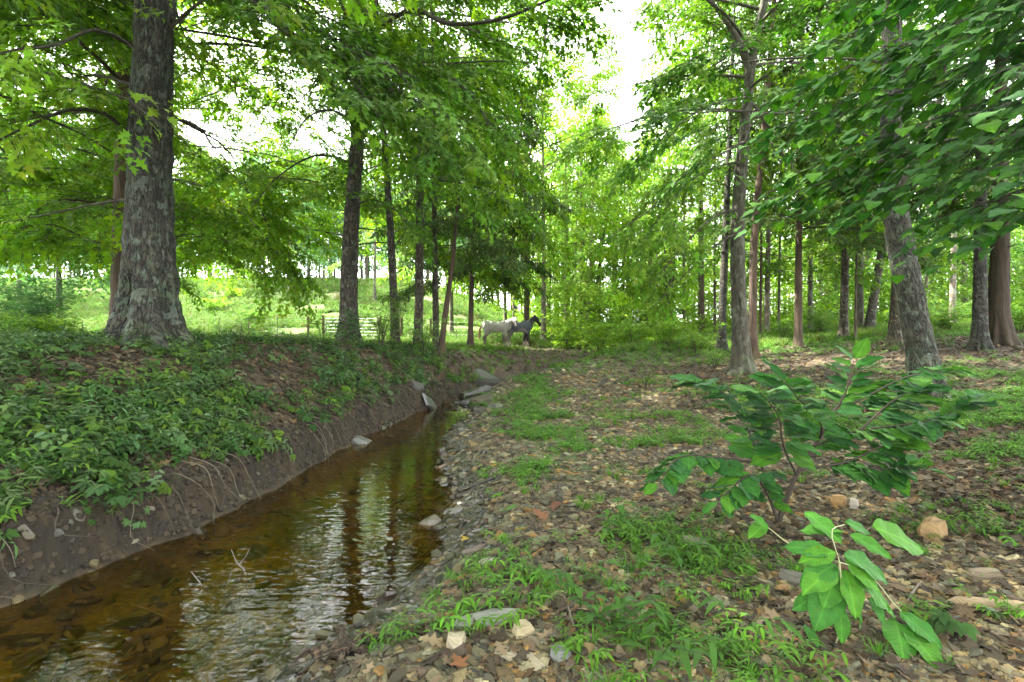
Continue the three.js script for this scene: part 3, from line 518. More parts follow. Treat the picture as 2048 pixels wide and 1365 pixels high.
// further back: slim trunks in the bright wood behind the channel, and the trees along the hill's crest
[
  [1087, 31, 0.33, 'pale flaking trunk just beyond the dark horse’s head', 'grey', 'lime', [1.5, 1.45, 1.3]], [1174, 36, 0.36, 'pale slanting trunk in the bright wood, crossed by a dark stem', 'grey', 'pale', [1.7, 1.6, 1.45], [[1183, 500, 36], [1186, 380, 36]]],
  [1181, 38, 0.24, 'dark stem crossing behind the pale slanting trunk', 'oak', 'leaf', [0.7, 0.68, 0.6], [[1195, 560, 38], [1206, 480, 38], [1218, 400, 38]]], [1162, 34, 0.2, 'thin brown trunk in saplings beside the pale slanting trunk', 'grey', 'lime', [0.8, 0.7, 0.6]],
  [1231, 40, 0.3, 'grey trunk of a close pair in the bright wood', 'grey', 'leaf', [1, 0.95, 0.85]], [1246, 37, 0.2, 'dark thin trunk of a close pair in the bright wood', 'oak', 'leaf', [0.6, 0.6, 0.55]],
  [1296, 38, 0.36, 'pinkish pale trunk between thin dark trunks in the bright wood', 'cedar', 'pale', [1.5, 1.6, 1.7], [[1299, 560, 38], [1303, 480, 38]]], [1369, 33, 0.26, 'grey trunk behind low saplings at the bend of the dry channel', 'grey', 'leaf', [0.95, 0.9, 0.85]],
  [1404, 27, 0.30, 'warm grey trunk with lowest boughs over the dry channel bend', 'cedar', 'lime', [1.1, 1.1, 1.1]], [1430, 26, 0.14, 'thin reddish stem beside the dark mossy trunk', 'cedar', 'leaf', [0.9, 0.85, 0.8]],
  [1533, 25, 0.27, 'pale trunk with lit edge past the reddish cedar', 'grey', 'leaf', [1.3, 1.25, 1.15]], [1521, 23, 0.13, 'thin crooked stem leaning between the reddish cedar and a pale trunk', 'cedar', 'leaf', [0.9, 0.9, 0.9]],
  [1557, 25, 0.12, 'thin straight stem halfway between pale trunk and straight cedar', 'grey', 'deep', [0.8, 0.8, 0.75]], [1640, 34, 0.3, 'whitish trunk glimpsed low behind the short grey trunk', 'grey', 'deep', [1.9, 1.85, 1.8]],
  [1905, 26, 0.3, 'whitish trunk deep in shade between leaning and dark grey trunks', 'grey', 'deep', [1.5, 1.5, 1.4]], [1850, 30, 0.26, 'dim trunk in green shade far behind the leaning trunk', 'grey', 'deep', [0.9, 0.9, 0.85]],
  [750, 46, 0.3, 'slim trunk on the meadow slope just past the thick dark trunk', 'grey', 'pale', [0.9, 0.9, 0.9]], [903, 33, 0.28, 'grey trunk behind the wire fence between slanting stem and cedar', 'grey', 'lime', [1.1, 1.05, 0.95]],
].forEach(([u, d, dia, label, bark, green, tint, path]) => tree({ u, d, dia, label, bark, tint, path, green: G[green], leaf: 'far', H: 15 + (u * 7 % 50) / 10, cb: 2.6 + (u % 30) / 15, n: 16, R: 3.6, most: 560, sag: 0.28, step: 0.4, sprayScale: 1.15, hole: (p) => p.z < -20 && p.x / -p.z > 0.12 && p.x / -p.z < 0.285 && (p.y - 1.55) / -p.z > 0.36 + 0.5 * Math.abs(p.x / -p.z - 0.2) }));
[
  [578, 50, 0.42, 'pale grey trunk with swelling foot, lowest on the hillside', [1.5, 1.5, 1.5]], [561, 56, 0.3, 'brown straight trunk just uphill of the pale grey one', [0.9, 0.8, 0.72]], [617, 60, 0.34, 'dark trunk on the hill crest against the sky', [0.7, 0.7, 0.7]],
  [648, 59, 0.34, 'pale-sided trunk on the hill crest beside a dark stub', [1.1, 1.1, 1.1]], [664, 62, 0.3, 'faint trunk furthest along the hill crest', [0.8, 0.85, 0.9]], [120, 30, 0.36, 'dark trunk rising out of the pale shrubs beyond the bank', [0.7, 0.72, 0.75]], [40, 44, 0.36, 'hidden trunk on the slope above the pale shrubs', [0.8, 0.8, 0.8]], [420, 62, 0.34, 'hill-crest tree mostly hidden by hanging boughs', [0.8, 0.8, 0.8]],
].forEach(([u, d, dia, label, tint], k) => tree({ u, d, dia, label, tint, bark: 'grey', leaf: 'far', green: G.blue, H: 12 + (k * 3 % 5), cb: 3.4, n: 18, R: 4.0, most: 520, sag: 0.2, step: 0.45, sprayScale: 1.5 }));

// trees behind the lens, whose crowns shade the clearing
[[-7.5, 3.2, 'oak overhanging the pool from behind the view'], [1.2, 5.2, 'oak overhanging the gravel from behind the view'], [8.5, 3.0, 'oak overhanging the redbud from behind the view'], [-11.5, -3.5, 'oak overhanging the creek bank from beyond its end']].forEach(([x, z, label], k) => tree({ u: 3000 + k * 77, d: 28, dia: 0.5, at: V(x, height(x, z), z), name: 'oak_tree', label, bark: 'oak', leaf: 'far', green: G.leaf, H: 15, cb: 6.2, n: 26, R: 7.5, sag: 0.15, subs: 1.8, step: 0.5, sprayScale: 1.7, most: 2200 }));

// the mass of the wood behind: nobody could count it
(() => {
  const R = rng(808), M = [], C = [], wood = new Geo();
  for (let k = 0; k < 280; k++) {
    const hillside = k >= 190, a = hillside ? lerp(-1.15, 0.0, R()) : lerp(-0.02, 1.35, R()), d = hillside ? 66 + 26 * R() : 34 + 44 * R(), x = a * d, z = -d, y0 = height(x, z), H = lerp(12, 20, R());
    const r = 0.08 + 0.12 * R(), lx = (R() - 0.5) * 0.8;
    wood.tube([V(x, y0 - 0.1, z), V(x + lx * 0.4, y0 + H * 0.5, z), V(x + lx, y0 + H * 0.9, z)], [r * 1.2, r * 0.8, r * 0.2], 6, { color: [0.9, 0.85, 0.75] });
    const n = hillside ? 130 : 70, rad = 2.2 + 1.6 * R(), b0 = 0.75 + 0.5 * R(), cb = 0.05 + 0.12 * R();
    for (let q = 0; q < n; q++) {
      const h = lerp(cb, 1, Math.sqrt(R())), w = rad * Math.sqrt(Math.max(0.05, Math.sin(Math.PI * Math.pow(clamp((h - cb) / (1 - cb)), 0.8)))) * Math.sqrt(R()), th = R() * 6.283;
      const p = V(x + Math.cos(th) * w, y0 + h * H, z + Math.sin(th) * w), dir = V(Math.cos(th), -0.25 + 0.5 * (R() - 0.5), Math.sin(th)).normalize();
      if (bareHere(p, R)) continue;
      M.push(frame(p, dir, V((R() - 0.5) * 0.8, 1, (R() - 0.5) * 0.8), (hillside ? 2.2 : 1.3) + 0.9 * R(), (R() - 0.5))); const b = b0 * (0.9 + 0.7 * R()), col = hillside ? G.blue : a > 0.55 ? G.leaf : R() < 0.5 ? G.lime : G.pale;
      C.push(new THREE.Color(col[0] * b, col[1] * b, col[2] * b));
    }
  }
  // low growth that closes the view between the trunks
  for (let k = 0; k < 14000; k++) {
    const a = lerp(0.02, 1.3, R()), d = 26 + 30 * Math.pow(R(), 0.8), x = a * d, z = -d; if (a < 0.1 && d < 33) continue;
    const y = height(x, z) + 0.1 + (a > 0.24 ? 7.5 : 4.0) * Math.pow(R(), 1.35) * smooth(24, 34, d), th = R() * 6.283, b = 0.7 + 0.6 * R(), col = a > 0.6 ? G.leaf : G.lime;
    M.push(frame(V(x, y, z), V(Math.cos(th), 0.1 * R(), Math.sin(th)), V((R() - 0.5) * 0.8, 1, (R() - 0.5) * 0.8), 0.9 + 0.9 * R(), (R() - 0.5))); C.push(new THREE.Color(col[0] * b, col[1] * b, col[2] * b));
  }
  const t = tag(thing('distant_wood', 'dense sunlit wood closing the view behind the channel', null), null, null, null, 'stuff');
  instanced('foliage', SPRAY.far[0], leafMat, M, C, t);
  tag(put('trunk', wood.make(), BARK.grey, t), null, null, null, 'stuff');
})();
// ---------- stones, litter, low plants ----------
function stoneShape(seed, { n = 7, thick = 0.28, rough = 0.18, long = 1.0 } = {}) {   // a flat broken flake about one unit across, resting on y = 0
  const R = rng(seed), g = new Geo(), ring = (y, s, jit) => Array.from({ length: n }, (_, k) => { const a = (k + 0.55 * (R() - 0.5)) / n * 6.283, r = 0.5 * s * (1 - rough + 2 * rough * R()) ; return [Math.cos(a) * r * long, y + jit * (R() - 0.5), Math.sin(a) * r]; });
  const tilt = (R() - 0.5) * 0.25, low = ring(-0.06, 0.92, 0.02), mid = low.map(([x, , z]) => [x * 1.09, thick * 0.45 + thick * 0.3 * (R() - 0.5), z * 1.09]), top = low.map(([x, , z]) => [x * (0.80 + 0.2 * R()), thick * (0.86 + 0.26 * R()) + tilt * x, z * (0.80 + 0.2 * R())]);
  const put3 = (r) => r.map(([x, y, z]) => g.vert(x, y, z, x * 0.9 + z * 0.2 + seed * 0.37, z * 0.9 + y * 0.8 + seed * 0.11));
  const a = put3(low), b = put3(mid), c = put3(top), e = g.vert(0.1 * (R() - 0.5), thick * (1 + 0.1 * R()), 0.1 * (R() - 0.5), seed * 0.37, seed * 0.11);
  for (let k = 0; k < n; k++) { const l = (k + 1) % n; g.quad(a[k], b[k], b[l], a[l]); g.quad(b[k], c[k], c[l], b[l]); g.tri(c[k], e, c[l]); }
  return g.make(true);
}
const FLAKES = [1, 2, 3, 4, 5, 6].map((s) => stoneShape(900 + s, { n: 5 + s % 3, thick: [0.10, 0.14, 0.20, 0.11, 0.30, 0.14][s - 1], rough: 0.34, long: [1.2, 1.7, 1, 2.3, 1, 1.4][s - 1] }));
const STONE = [[0.135, 0.128, 0.085], [0.165, 0.148, 0.095], [0.075, 0.072, 0.058], [0.27, 0.20, 0.105], [0.34, 0.275, 0.17], [0.27, 0.155, 0.05], [0.20, 0.165, 0.095], [0.125, 0.088, 0.068], [0.17, 0.175, 0.135], [0.40, 0.36, 0.27], [0.175, 0.125, 0.065], [0.105, 0.085, 0.05]];
const lay = (x, z, size, R, tiltMost = 0.3, sink = 0) => {           // matrix of something lying on the ground
  const n = slope(x, z), q = new THREE.Quaternion().setFromUnitVectors(V(0, 1, 0), n.add(V((R() - 0.5) * tiltMost, 0, (R() - 0.5) * tiltMost)).normalize()), m = new THREE.Matrix4().makeRotationFromQuaternion(q);
  m.multiply(new THREE.Matrix4().makeRotationY(R() * 6.283)); const s = Array.isArray(size) ? size : [size, size, size];
  return m.scale(V(...s)).setPosition(x, height(x, z) - sink, z);
};
const bar = tag(thing('gravel_bar', 'flat bed of broken slate and tan pebbles beside the creek', null), null, null, null, 'structure');
(() => {
  const R = rng(4242), M = FLAKES.map(() => []), C = FLAKES.map(() => []), WM = FLAKES.map(() => []), WC = FLAKES.map(() => []);
  let big = 0;
  const bigOnes = [];
  for (let k = 0; k < 210000; k++) {
    const z = -Math.exp(lerp(Math.log(1.7), Math.log(19), R())), w = 1.12 * -z + 0.7, x = lerp(-w, w, R()); if (x < -3.6) continue;
    const c = cover(x, z), eL = bankLeft(z), eR = bankRight(z), bed = x > eL && x < eR;
    let p = c.gravel * (1 - 0.5 * c.grass) * lerp(0.55, 1, smooth(0.38, 0.56, fbm(x * 1.7, z * 1.7, 433, 3))); if (bed) p = 0.10 * smooth(eL + 0.3, eR, x) + 0.02; else if (x > eR && x < eR + 0.5) p = 1; else if (x > 3) p = Math.max(p, 0.14 * smooth(9, 4, x)); if (x <= eL) p = 0.012 + 0.04 * smooth(0.4, 0.2, eL - x);
    if (R() > p) continue;
    const far = smooth(4, 16, -z), nearWater = smooth(1.6, 0.1, x - eR) * (x > eL ? 1 : 0), s0 = Math.pow(R(), 2.6), size = (0.014 + 0.062 * s0) * (1 + 0.5 * nearWater) * (1 + 1.2 * far) * (bed ? 1.4 : 1);
    let col = STONE[Math.floor(R() * STONE.length)]; if (nearWater > 0.3 && R() < 0.6) col = STONE[[0, 1, 2, 7, 8][Math.floor(R() * 5)]];
    const wet = bed || x <= eL || (x - eR < 0.22 + 0.25 * R() && z > -13 && x > eL), b = (0.42 + 0.95 * R() * (0.6 + 0.4 * R())) * (wet ? 0.45 : 1) * 0.98, v = Math.floor(R() * FLAKES.length), cc = new THREE.Color(col[0] * b * 1.04, col[1] * b * 1.0, col[2] * b * 0.74);
    const m = lay(x, z, [size, size * (0.7 + 0.6 * R()), size], R, 0.85, size * 0.04);
    if (size > 0.052 && size * FOCAL / -z > 17 && big < 300 && !wet) { bigOnes.push([m, v, cc]); big++; continue; }
    (wet ? WM : M)[v].push(m); (wet ? WC : C)[v].push(cc);
  }
  FLAKES.forEach((f, v) => { instanced('gravel', f, stoneMat, M[v], C[v], bar); if (WM[v].length) instanced('wet_gravel', f, wetStoneMat, WM[v], WC[v], bar); });
  const tones = STONE.map((c) => { const m = stoneMat.clone(); m.color.setRGB(c[0] * 1.0, c[1] * 1.0, c[2] * 1.0); return m; });
  for (const [m, v, cc] of bigOnes) { let best = 0, bd = 9; STONE.forEach((c, k) => { const d = Math.abs(c[0] * 0.86 - cc.r) + Math.abs(c[1] * 0.86 - cc.g) + Math.abs(c[2] * 0.86 - cc.b); if (d < bd) { bd = d; best = k; } }); const o = put('stone', FLAKES[v], tones[best], bar); m.decompose(o.position, o.quaternion, o.scale); }
  console.log('gravel', M.reduce((s, a) => s + a.length, 0), WM.reduce((s, a) => s + a.length, 0), 'big', big);
})();
// clods and fibres of the raw cut face
(() => {
  const R = rng(838), M = [], C = [];
  for (let k = 0; k < 6500; k++) { const z = -lerp(1.8, 13, Math.pow(R(), 1.3)), s = 0.44 * Math.pow(R(), 0.8), x = bankLeft(z) - s, q = (0.02 + 0.06 * R() * R()) * (1 + 0.4 * smooth(5, 12, -z)), b = 0.5 + 1.3 * R(); M.push(lay(x, z, [q, q * (0.7 + 0.6 * R()), q], R, 1.2, q * 0.10)); C.push(new THREE.Color(0.026 * b, 0.018 * b, 0.009 * b)); }
  instanced('soil_clod', FLAKES[4], new THREE.MeshStandardMaterial({ roughness: 0.8, bumpMap: stoneMat.bumpMap, bumpScale: 0.01 }), M, C, groundMesh);
})();
// submerged slabs of the bed
(() => {
  const R = rng(77);
  for (let k = 0; k < 22; k++) {
    const z = -lerp(2.2, 11.6, Math.pow(R(), 1.3)), a = bankLeft(z), b = bankRight(z), x = lerp(a + 0.15, b + 0.05, Math.pow(R(), 0.6)), s = lerp(0.08, 0.26, Math.pow(R(), 2));
    const c = [[0.20, 0.155, 0.075], [0.15, 0.13, 0.08], [0.26, 0.19, 0.09], [0.11, 0.10, 0.075]][k % 4], m = wetStoneMat.clone(); m.color.setRGB(c[0] * 0.36, c[1] * 0.34, c[2] * 0.30);
    const o = put('slab', stoneShape(1200 + k, { n: 6 + k % 3, thick: 0.06, rough: 0.3, long: 1.2 + 0.7 * R() }), m, groundMesh); lay(x, z, [s, s * 0.5, s * 0.75], R, 0.06, 0.008).decompose(o.position, o.quaternion, o.scale);
  }
})();
// single stones that the picture shows one by one
const stone = (label, u, v, wpx, ratio, turn, col, { thick = 0.25, n = 7, rough = 0.2, wet = false, name = 'stone', seed = 0, dim = name === 'stone' ? 0.9 : 0.5, lift = 0, group } = {}) => {
  const p = ground(u, v), d = -p.z, s = wpx * d / FOCAL, m = (wet ? wetStoneMat : stoneMat).clone(); m.color.setRGB(col[0] * dim, col[1] * dim, col[2] * dim);
  const o = new THREE.Mesh(stoneShape(3000 + Math.round(u + v) + seed, { n, thick: 1, rough }), m); o.name = numbered(name); scene.add(o);
  const nrm = slope(p.x, p.z, 0.15), q = new THREE.Quaternion().setFromUnitVectors(V(0, 1, 0), nrm); o.quaternion.copy(q).multiply(new THREE.Quaternion().setFromAxisAngle(V(0, 1, 0), turn));
  o.scale.set(s, s * thick, s * ratio); o.position.set(p.x, p.y + lift, p.z); return tag(o, label, name === 'stone' ? 'stone' : 'slab', group);
};
stone('long pale grey slate shard lying before the creek edge, tapering to one end', 976, 1250, 150, 0.30, 0.25, [0.30, 0.31, 0.26], { thick: 0.13, n: 9 });
stone('bent cream slab below the long pale shard', 1045, 1322, 105, 0.62, -0.6, [0.47, 0.40, 0.27], { thick: 0.06, rough: 0.32 });
stone('chunky cream-yellow rock between long pale shard and bent slab', 1047, 1274, 46, 0.75, 0.5, [0.55, 0.46, 0.27], { thick: 0.5 });
stone('small whitish flat stone with pointed ends up from the long shard', 972, 1131, 42, 0.5, 0.5, [0.58, 0.54, 0.44], { thick: 0.25 });
stone('mustard-yellow flagstone by the seedling patch', 1306, 1108, 52, 0.85, 0.4, [0.36, 0.32, 0.12], { thick: 0.14, n: 6 });
stone('grey block with a cracked face beside the bent cream slab', 1122, 1322, 46, 0.9, 0.1, [0.24, 0.26, 0.23], { thick: 0.5, n: 6, rough: 0.1 });
stone('rough cream rock with pitted top, close to the driftwood stump', 914, 1300, 46, 0.85, 0.8, [0.50, 0.43, 0.29], { thick: 0.6 });
stone('lichen-pale flat slab at the edge of the shrub', 1384, 1094, 64, 0.55, -0.25, [0.36, 0.35, 0.24], { thick: 0.24 });
stone('long tan slab like a plank at the edge of the gravel', 1985, 1225, 140, 0.28, -0.2, [0.42, 0.31, 0.18], { thick: 0.14, n: 9 });
stone('ochre boulder alone behind the bright sapling', 1866, 1076, 62, 0.6, 0.1, [0.40, 0.26, 0.11], { thick: 0.55 });
stone('flat wet rock standing in the shallows at the water edge', 862, 1058, 48, 0.7, 0.2, [0.17, 0.15, 0.11], { thick: 0.4, wet: true });
stone('thin grey sheet of slate reaching into the water', 907, 1028, 52, 0.5, 0.2, [0.2, 0.2, 0.18], { thick: 0.13, wet: true });
stone('purplish brown slab with a split edge up the gravel from the water', 950, 1103, 56, 0.5, 0.35, [0.22, 0.17, 0.14], { thick: 0.14 });
stone('dull olive slab tilted beside the seedlings', 1080, 1090, 40, 0.9, 0.9, [0.2, 0.19, 0.11], { thick: 0.3 });
stone('orange chunk of rock beside a white cobble under the shrub', 1678, 1012, 34, 0.7, 0.4, [0.44, 0.27, 0.10], { thick: 0.6 });
stone('white cobble beside the orange chunk under the shrub', 1709, 1019, 24, 0.8, 0.4, [0.52, 0.48, 0.38], { thick: 0.7 });
stone('ochre rock with flat top behind the bare sapling stalks', 1568, 1188, 34, 0.6, 0, [0.42, 0.25, 0.1], { thick: 0.4 });
stone('long grey block split lengthwise beside the bright sapling', 1590, 1170, 62, 0.4, -0.5, [0.2, 0.19, 0.15], { thick: 0.32 });
stone('thick brown block lying across the gravel past the bright sapling', 1970, 1160, 76, 0.35, -0.1, [0.24, 0.19, 0.12], { thick: 0.24 });
stone('flat green-grey slab over which the first dry ledge lies', 975, 765, 76, 0.6, -0.05, [0.22, 0.24, 0.19], { thick: 0.09, name: 'ledge_slab', lift: 0.05 });
stone('upper dark ledge slab overhanging the dry channel head', 978, 776, 96, 0.5, 0.1, [0.10, 0.09, 0.07], { thick: 0.14, name: 'ledge_slab', lift: 0.02 });
stone('black overhanging slab over the pool head', 950, 793, 66, 0.5, 0.15, [0.07, 0.06, 0.05], { thick: 0.2, name: 'ledge_slab', wet: true });
stone('broad olive slab just below the black overhanging one', 966, 806, 66, 0.5, 0.1, [0.22, 0.2, 0.12], { thick: 0.18, name: 'ledge_slab' });
stone('dark wet slab touching the pool head below the olive one', 938, 811, 40, 0.5, 0.2, [0.08, 0.075, 0.06], { thick: 0.3, wet: true, name: 'ledge_slab' });
stone('grey slab at the foot of the ledge steps', 990, 818, 36, 0.7, 0.2, [0.25, 0.25, 0.2], { thick: 0.25, name: 'ledge_slab' });
stone('broken stone lowest on the ledge steps by the light green water plant', 960, 830, 30, 0.7, 0.5, [0.13, 0.12, 0.09], { thick: 0.4, name: 'ledge_slab' });
stone('pale bleached sheet of bedrock on the wet bank of the pool', 832, 775, 36, 0.8, 0.4, [0.20, 0.20, 0.18], { thick: 0.2, name: 'ledge_slab', rough: 0.35, n: 9 });
stone('blue-grey shelf of wet rock where bank and pool meet', 860, 815, 60, 0.5, 0.3, [0.17, 0.17, 0.15], { thick: 0.12, n: 9, rough: 0.35, name: 'ledge_slab', wet: true });
stone('grey rock leaning against the cut bank at the water line', 722, 898, 50, 0.7, 0.4, [0.2, 0.2, 0.18], { thick: 0.4, wet: true });
// dead leaves
const litterShape = (seed, kind) => { const g = new Geo(), R = rng(seed); leaf(g, kind, new THREE.Matrix4().setPosition(-0.5, 0.12, 0), [1, 1, 1], { fold: 0.35 * (R() - 0.2), droop: -0.25 + 0.5 * R(), curl: 0.22 }); return g.make(); };
const DRY = [[0.18, 0.128, 0.075], [0.125, 0.083, 0.048], [0.27, 0.20, 0.12], [0.075, 0.054, 0.034], [0.20, 0.165, 0.11], [0.19, 0.12, 0.06], [0.10, 0.08, 0.05]];
(() => {
  const R = rng(5151), shapes = [litterShape(1, 'oak'), litterShape(2, 'oval'), litterShape(3, 'star')], M = shapes.map(() => []), C = shapes.map(() => []);
  for (let k = 0; k < 120000; k++) {
    const z = -Math.exp(lerp(Math.log(2.2), Math.log(30), R())), w = 1.12 * -z + 1, x = lerp(-w, w, R()), y = height(x, z); if (y < WATER + 0.05) continue;
    const c = cover(x, z); let p = c.litter * (1 - 0.6 * c.wet) + 0.09 * c.gravel; if (x > 2 && x < 30) p = Math.max(p, 0.5 * smooth(2.5, 5, x)); if (z < -22 && x < -2) p *= 0.1; if (x < bankLeft(z) && z > -14) p *= smooth(0.30, 0.55, bankLeft(z) - x); if (R() > p) continue;
    const s = (0.055 + 0.06 * R()) * (1 + 0.45 * smooth(6, 22, -z)), v = Math.floor(R() * 3), m = lay(x, z, s, R, 0.9, -0.004), col = DRY[Math.floor(R() * DRY.length)], b = (0.45 + 0.85 * R()) * 0.60; M[v].push(m); C[v].push(new THREE.Color(col[0] * b, col[1] * b, col[2] * b));
  }
  const t = tag(thing('leaf_litter', 'brown dead leaves scattered over bank and forest floor', null), null, null, null, 'stuff');
  shapes.forEach((s, v) => instanced('litter', s, dryMat, M[v], C[v], t));
  console.log('litter', M.reduce((s, a) => s + a.length, 0));
})();
// low plants
function plantShape(kind, seed) {
  const R = rng(seed), g = new Geo();
  const tint = () => { const b = 0.75 + 0.5 * R(); return [b, b * (0.95 + 0.1 * R()), b * (0.8 + 0.4 * R())]; };
  if (kind === 'creeper') {                                // palms of five leaflets on thin stalks
    for (let k = 0; k < 5; k++) {
      const a = R() * 6.283, r = 0.05 + 0.13 * R(), hgt = 0.05 + 0.13 * R(), top = V(Math.cos(a) * r, hgt, Math.sin(a) * r), c = tint(), lean = V(Math.cos(a) * 0.5, 1, Math.sin(a) * 0.5).normalize();
      g.tube([V(top.x * 0.3, 0, top.z * 0.3), top], [0.003, 0.002], 3, { color: [0.7, 0.8, 0.4], cap: false });
      for (let q = 0; q < 5; q++) { const b = a + (q - 2) * 0.72; leaf(g, 'oval', frame(top, V(Math.cos(b), -0.15 - 0.2 * R(), Math.sin(b)), lean, 0.075 + 0.03 * R() - 0.012 * Math.abs(q - 2)), c, { droop: 0.25, fold: 0.25 }); }
    }
  } else if (kind === 'ovate') {                           // upright stem with paired leaves
    for (let s = 0; s < 3; s++) {
      const ox = (R() - 0.5) * 0.14, oz = (R() - 0.5) * 0.14, H = 0.12 + 0.16 * R(), lx = (R() - 0.5) * 0.12, lz = (R() - 0.5) * 0.12;
      g.tube([V(ox, 0, oz), V(ox + lx, H, oz + lz)], [0.003, 0.002], 3, { color: [0.7, 0.8, 0.4], cap: false });
      for (let k = 0; k < 7; k++) { const f = 0.25 + 0.75 * k / 6, a = k * 2.4 + s; leaf(g, 'oval', frame(V(ox + lx * f, H * f, oz + lz * f), V(Math.cos(a), 0.25 - 0.4 * R(), Math.sin(a)), V(0, 1, 0), (0.06 + 0.04 * R()) * (1.1 - 0.3 * f)), tint(), { droop: 0.35 }); }
    }
  } else if (kind === 'grass') {
    for (let k = 0; k < 16; k++) {
      const a = R() * 6.283, r = 0.05 * R(), L = 0.10 + 0.13 * R(), b = 0.5 + 0.7 * R(), x = Math.cos(a), z = Math.sin(a), w = 0.0032 + 0.002 * R(), c = tint(), p = [V(x * r, 0, z * r), V(x * (r + L * 0.25 * b), L * 0.6, z * (r + L * 0.25 * b)), V(x * (r + L * 0.8 * b), L * (0.95 - 0.35 * b), z * (r + L * 0.8 * b))];
      const id = p.slice(0, 2).flatMap((q) => [g.vert(q.x - z * w, q.y, q.z + x * w, 0, 0, c), g.vert(q.x + z * w, q.y, q.z - x * w, 0, 0, c)]), e = g.vert(p[2].x, p[2].y, p[2].z, 0, 0, c); g.quad(id[0], id[1], id[3], id[2]); g.tri(id[2], id[3], e);
    }
  } else if (kind === 'blady') {                           // creeping stilt-grass: short broad blades up slack stems
    for (let s = 0; s < 4; s++) {
      const a0 = R() * 6.283, L = 0.12 + 0.14 * R(), st = [V((R() - 0.5) * 0.08, 0, (R() - 0.5) * 0.08)]; st.push(st[0].clone().add(V(Math.cos(a0) * L * 0.4, L * 0.6, Math.sin(a0) * L * 0.4))); st.push(st[1].clone().add(V(Math.cos(a0) * L * 0.5, L * 0.18, Math.sin(a0) * L * 0.5)));
      g.tube(st, [0.0025, 0.002, 0.001], 3, { color: [0.8, 0.9, 0.5], cap: false }); const cv = new THREE.CatmullRomCurve3(st);
      for (let k = 0; k < 6; k++) { const a = a0 + (k % 2 ? 1 : -1) * (0.5 + 0.7 * R()); leaf(g, 'slim', frame(cv.getPoint(0.2 + 0.8 * k / 5), V(Math.cos(a), 0.5 - 0.6 * R(), Math.sin(a)), V(0, 1, 0), 0.07 + 0.04 * R()), tint(), { droop: 0.5, fold: 0.3 }); }
    }
  }
  return g.make();
}
const PLANT = { creeper: [1, 2].map((s) => plantShape('creeper', 600 + s)), ovate: [1, 2].map((s) => plantShape('ovate', 610 + s)), grass: [1, 2].map((s) => plantShape('grass', 620 + s)), blady: [1, 2].map((s) => plantShape('blady', 630 + s)) };
function scatter(name, label, kinds, tries, seed, zNear, zFar, chance, size, color, mat = leafMat, tilt = 0.5, zPow = 1) {
  const R = rng(seed), M = kinds.map(() => []), C = kinds.map(() => []);
  for (let k = 0; k < tries; k++) {
    const z = -Math.exp(lerp(Math.log(zNear), Math.log(zFar), Math.pow(R(), zPow))), w = 1.14 * -z + 1.2, x = lerp(-w, w, R()), y = height(x, z); if (y < WATER + 0.04 || R() > chance(x, z, y)) continue;
    const v = Math.floor(R() * kinds.length), s = size(x, z, R), m = lay(x, z, s, R, tilt, 0.005), c = color(x, z, R), b = 0.7 + 0.6 * R(); M[v].push(m); C[v].push(new THREE.Color(c[0] * b * (0.85 + 0.3 * R()), c[1] * b, c[2] * b * (0.8 + 0.4 * R())));
  }
  const t = tag(thing(name, label, null), null, null, null, 'stuff');
  kinds.forEach((g, v) => instanced(name + '_mass', g, mat, M[v], C[v], t));
  console.log(name, M.reduce((s, a) => s + a.length, 0));
}
const onBank = (x, z) => { const s = bankLeft(z) - x; return s > 0 ? s : -1; };
scatter('ground_cover', 'leafy creepers and seedlings covering the creek bank', [...PLANT.creeper, ...PLANT.ovate, PLANT.blady[0], PLANT.grass[0]], 70000, 6101, 2.6, 17,
  (x, z) => { const s = onBank(x, z); if (s < 0) return 0; const n = fbm(x * 1.1, z * 1.1, 611, 3); return smooth(0.10, 0.40, s) * 0.72 * smooth(0.30, 0.78, n + 0.10 * smooth(6, 12, -z)) * smooth(16.5, 13, -z) * (s < 8 ? 1 : 0.3); }, (x, z, R) => (0.32 + 0.75 * Math.pow(R(), 1.6)) * (1 + 0.15 * smooth(6, 14, -z)), (x, z, R) => (R() < 0.25 ? [0.10, 0.18, 0.06] : R() < 0.35 ? [0.09, 0.175, 0.014] : [0.045, 0.11, 0.016]));
scatter('stilt_grass', 'fresh green blady grass in patches on the gravel and floor', [...PLANT.blady, ...PLANT.grass], 90000, 6201, 2.1, 26,
  (x, z) => { const c = cover(x, z); if (x < bankRight(z) + 0.35) return z < -13 && x < bankLeft(z) - 0.3 && x > -4 ? 0.35 * smooth(0.46, 0.6, fbm(x * 1.1, z * 1.1, 627, 3)) : 0; const n = fbm(x * 1.3, z * 1.3, 621, 3); let p = c.grass * smooth(0.36, 0.55, n) ; if (c.gravel > 0.3) { p = Math.max(p, 0.35 * smooth(0.56, 0.66, n)); const patch = smooth(0.8, 0.2, Math.hypot((x - 1.0) / 1.0, (z + 3.4) / 0.9)); p = Math.max(p * 0.95 * smooth(4.9, 5.8, -z), 0.22 * patch * smooth(0.42, 0.58, n), 0.06 * smooth(0.5, 0.62, n)); } return p; }, (x, z, R) => (0.34 + 0.42 * R()) * (1 + 0.5 * smooth(8, 20, -z)), () => [0.075, 0.19, 0.010], bladeMat, 0.4);
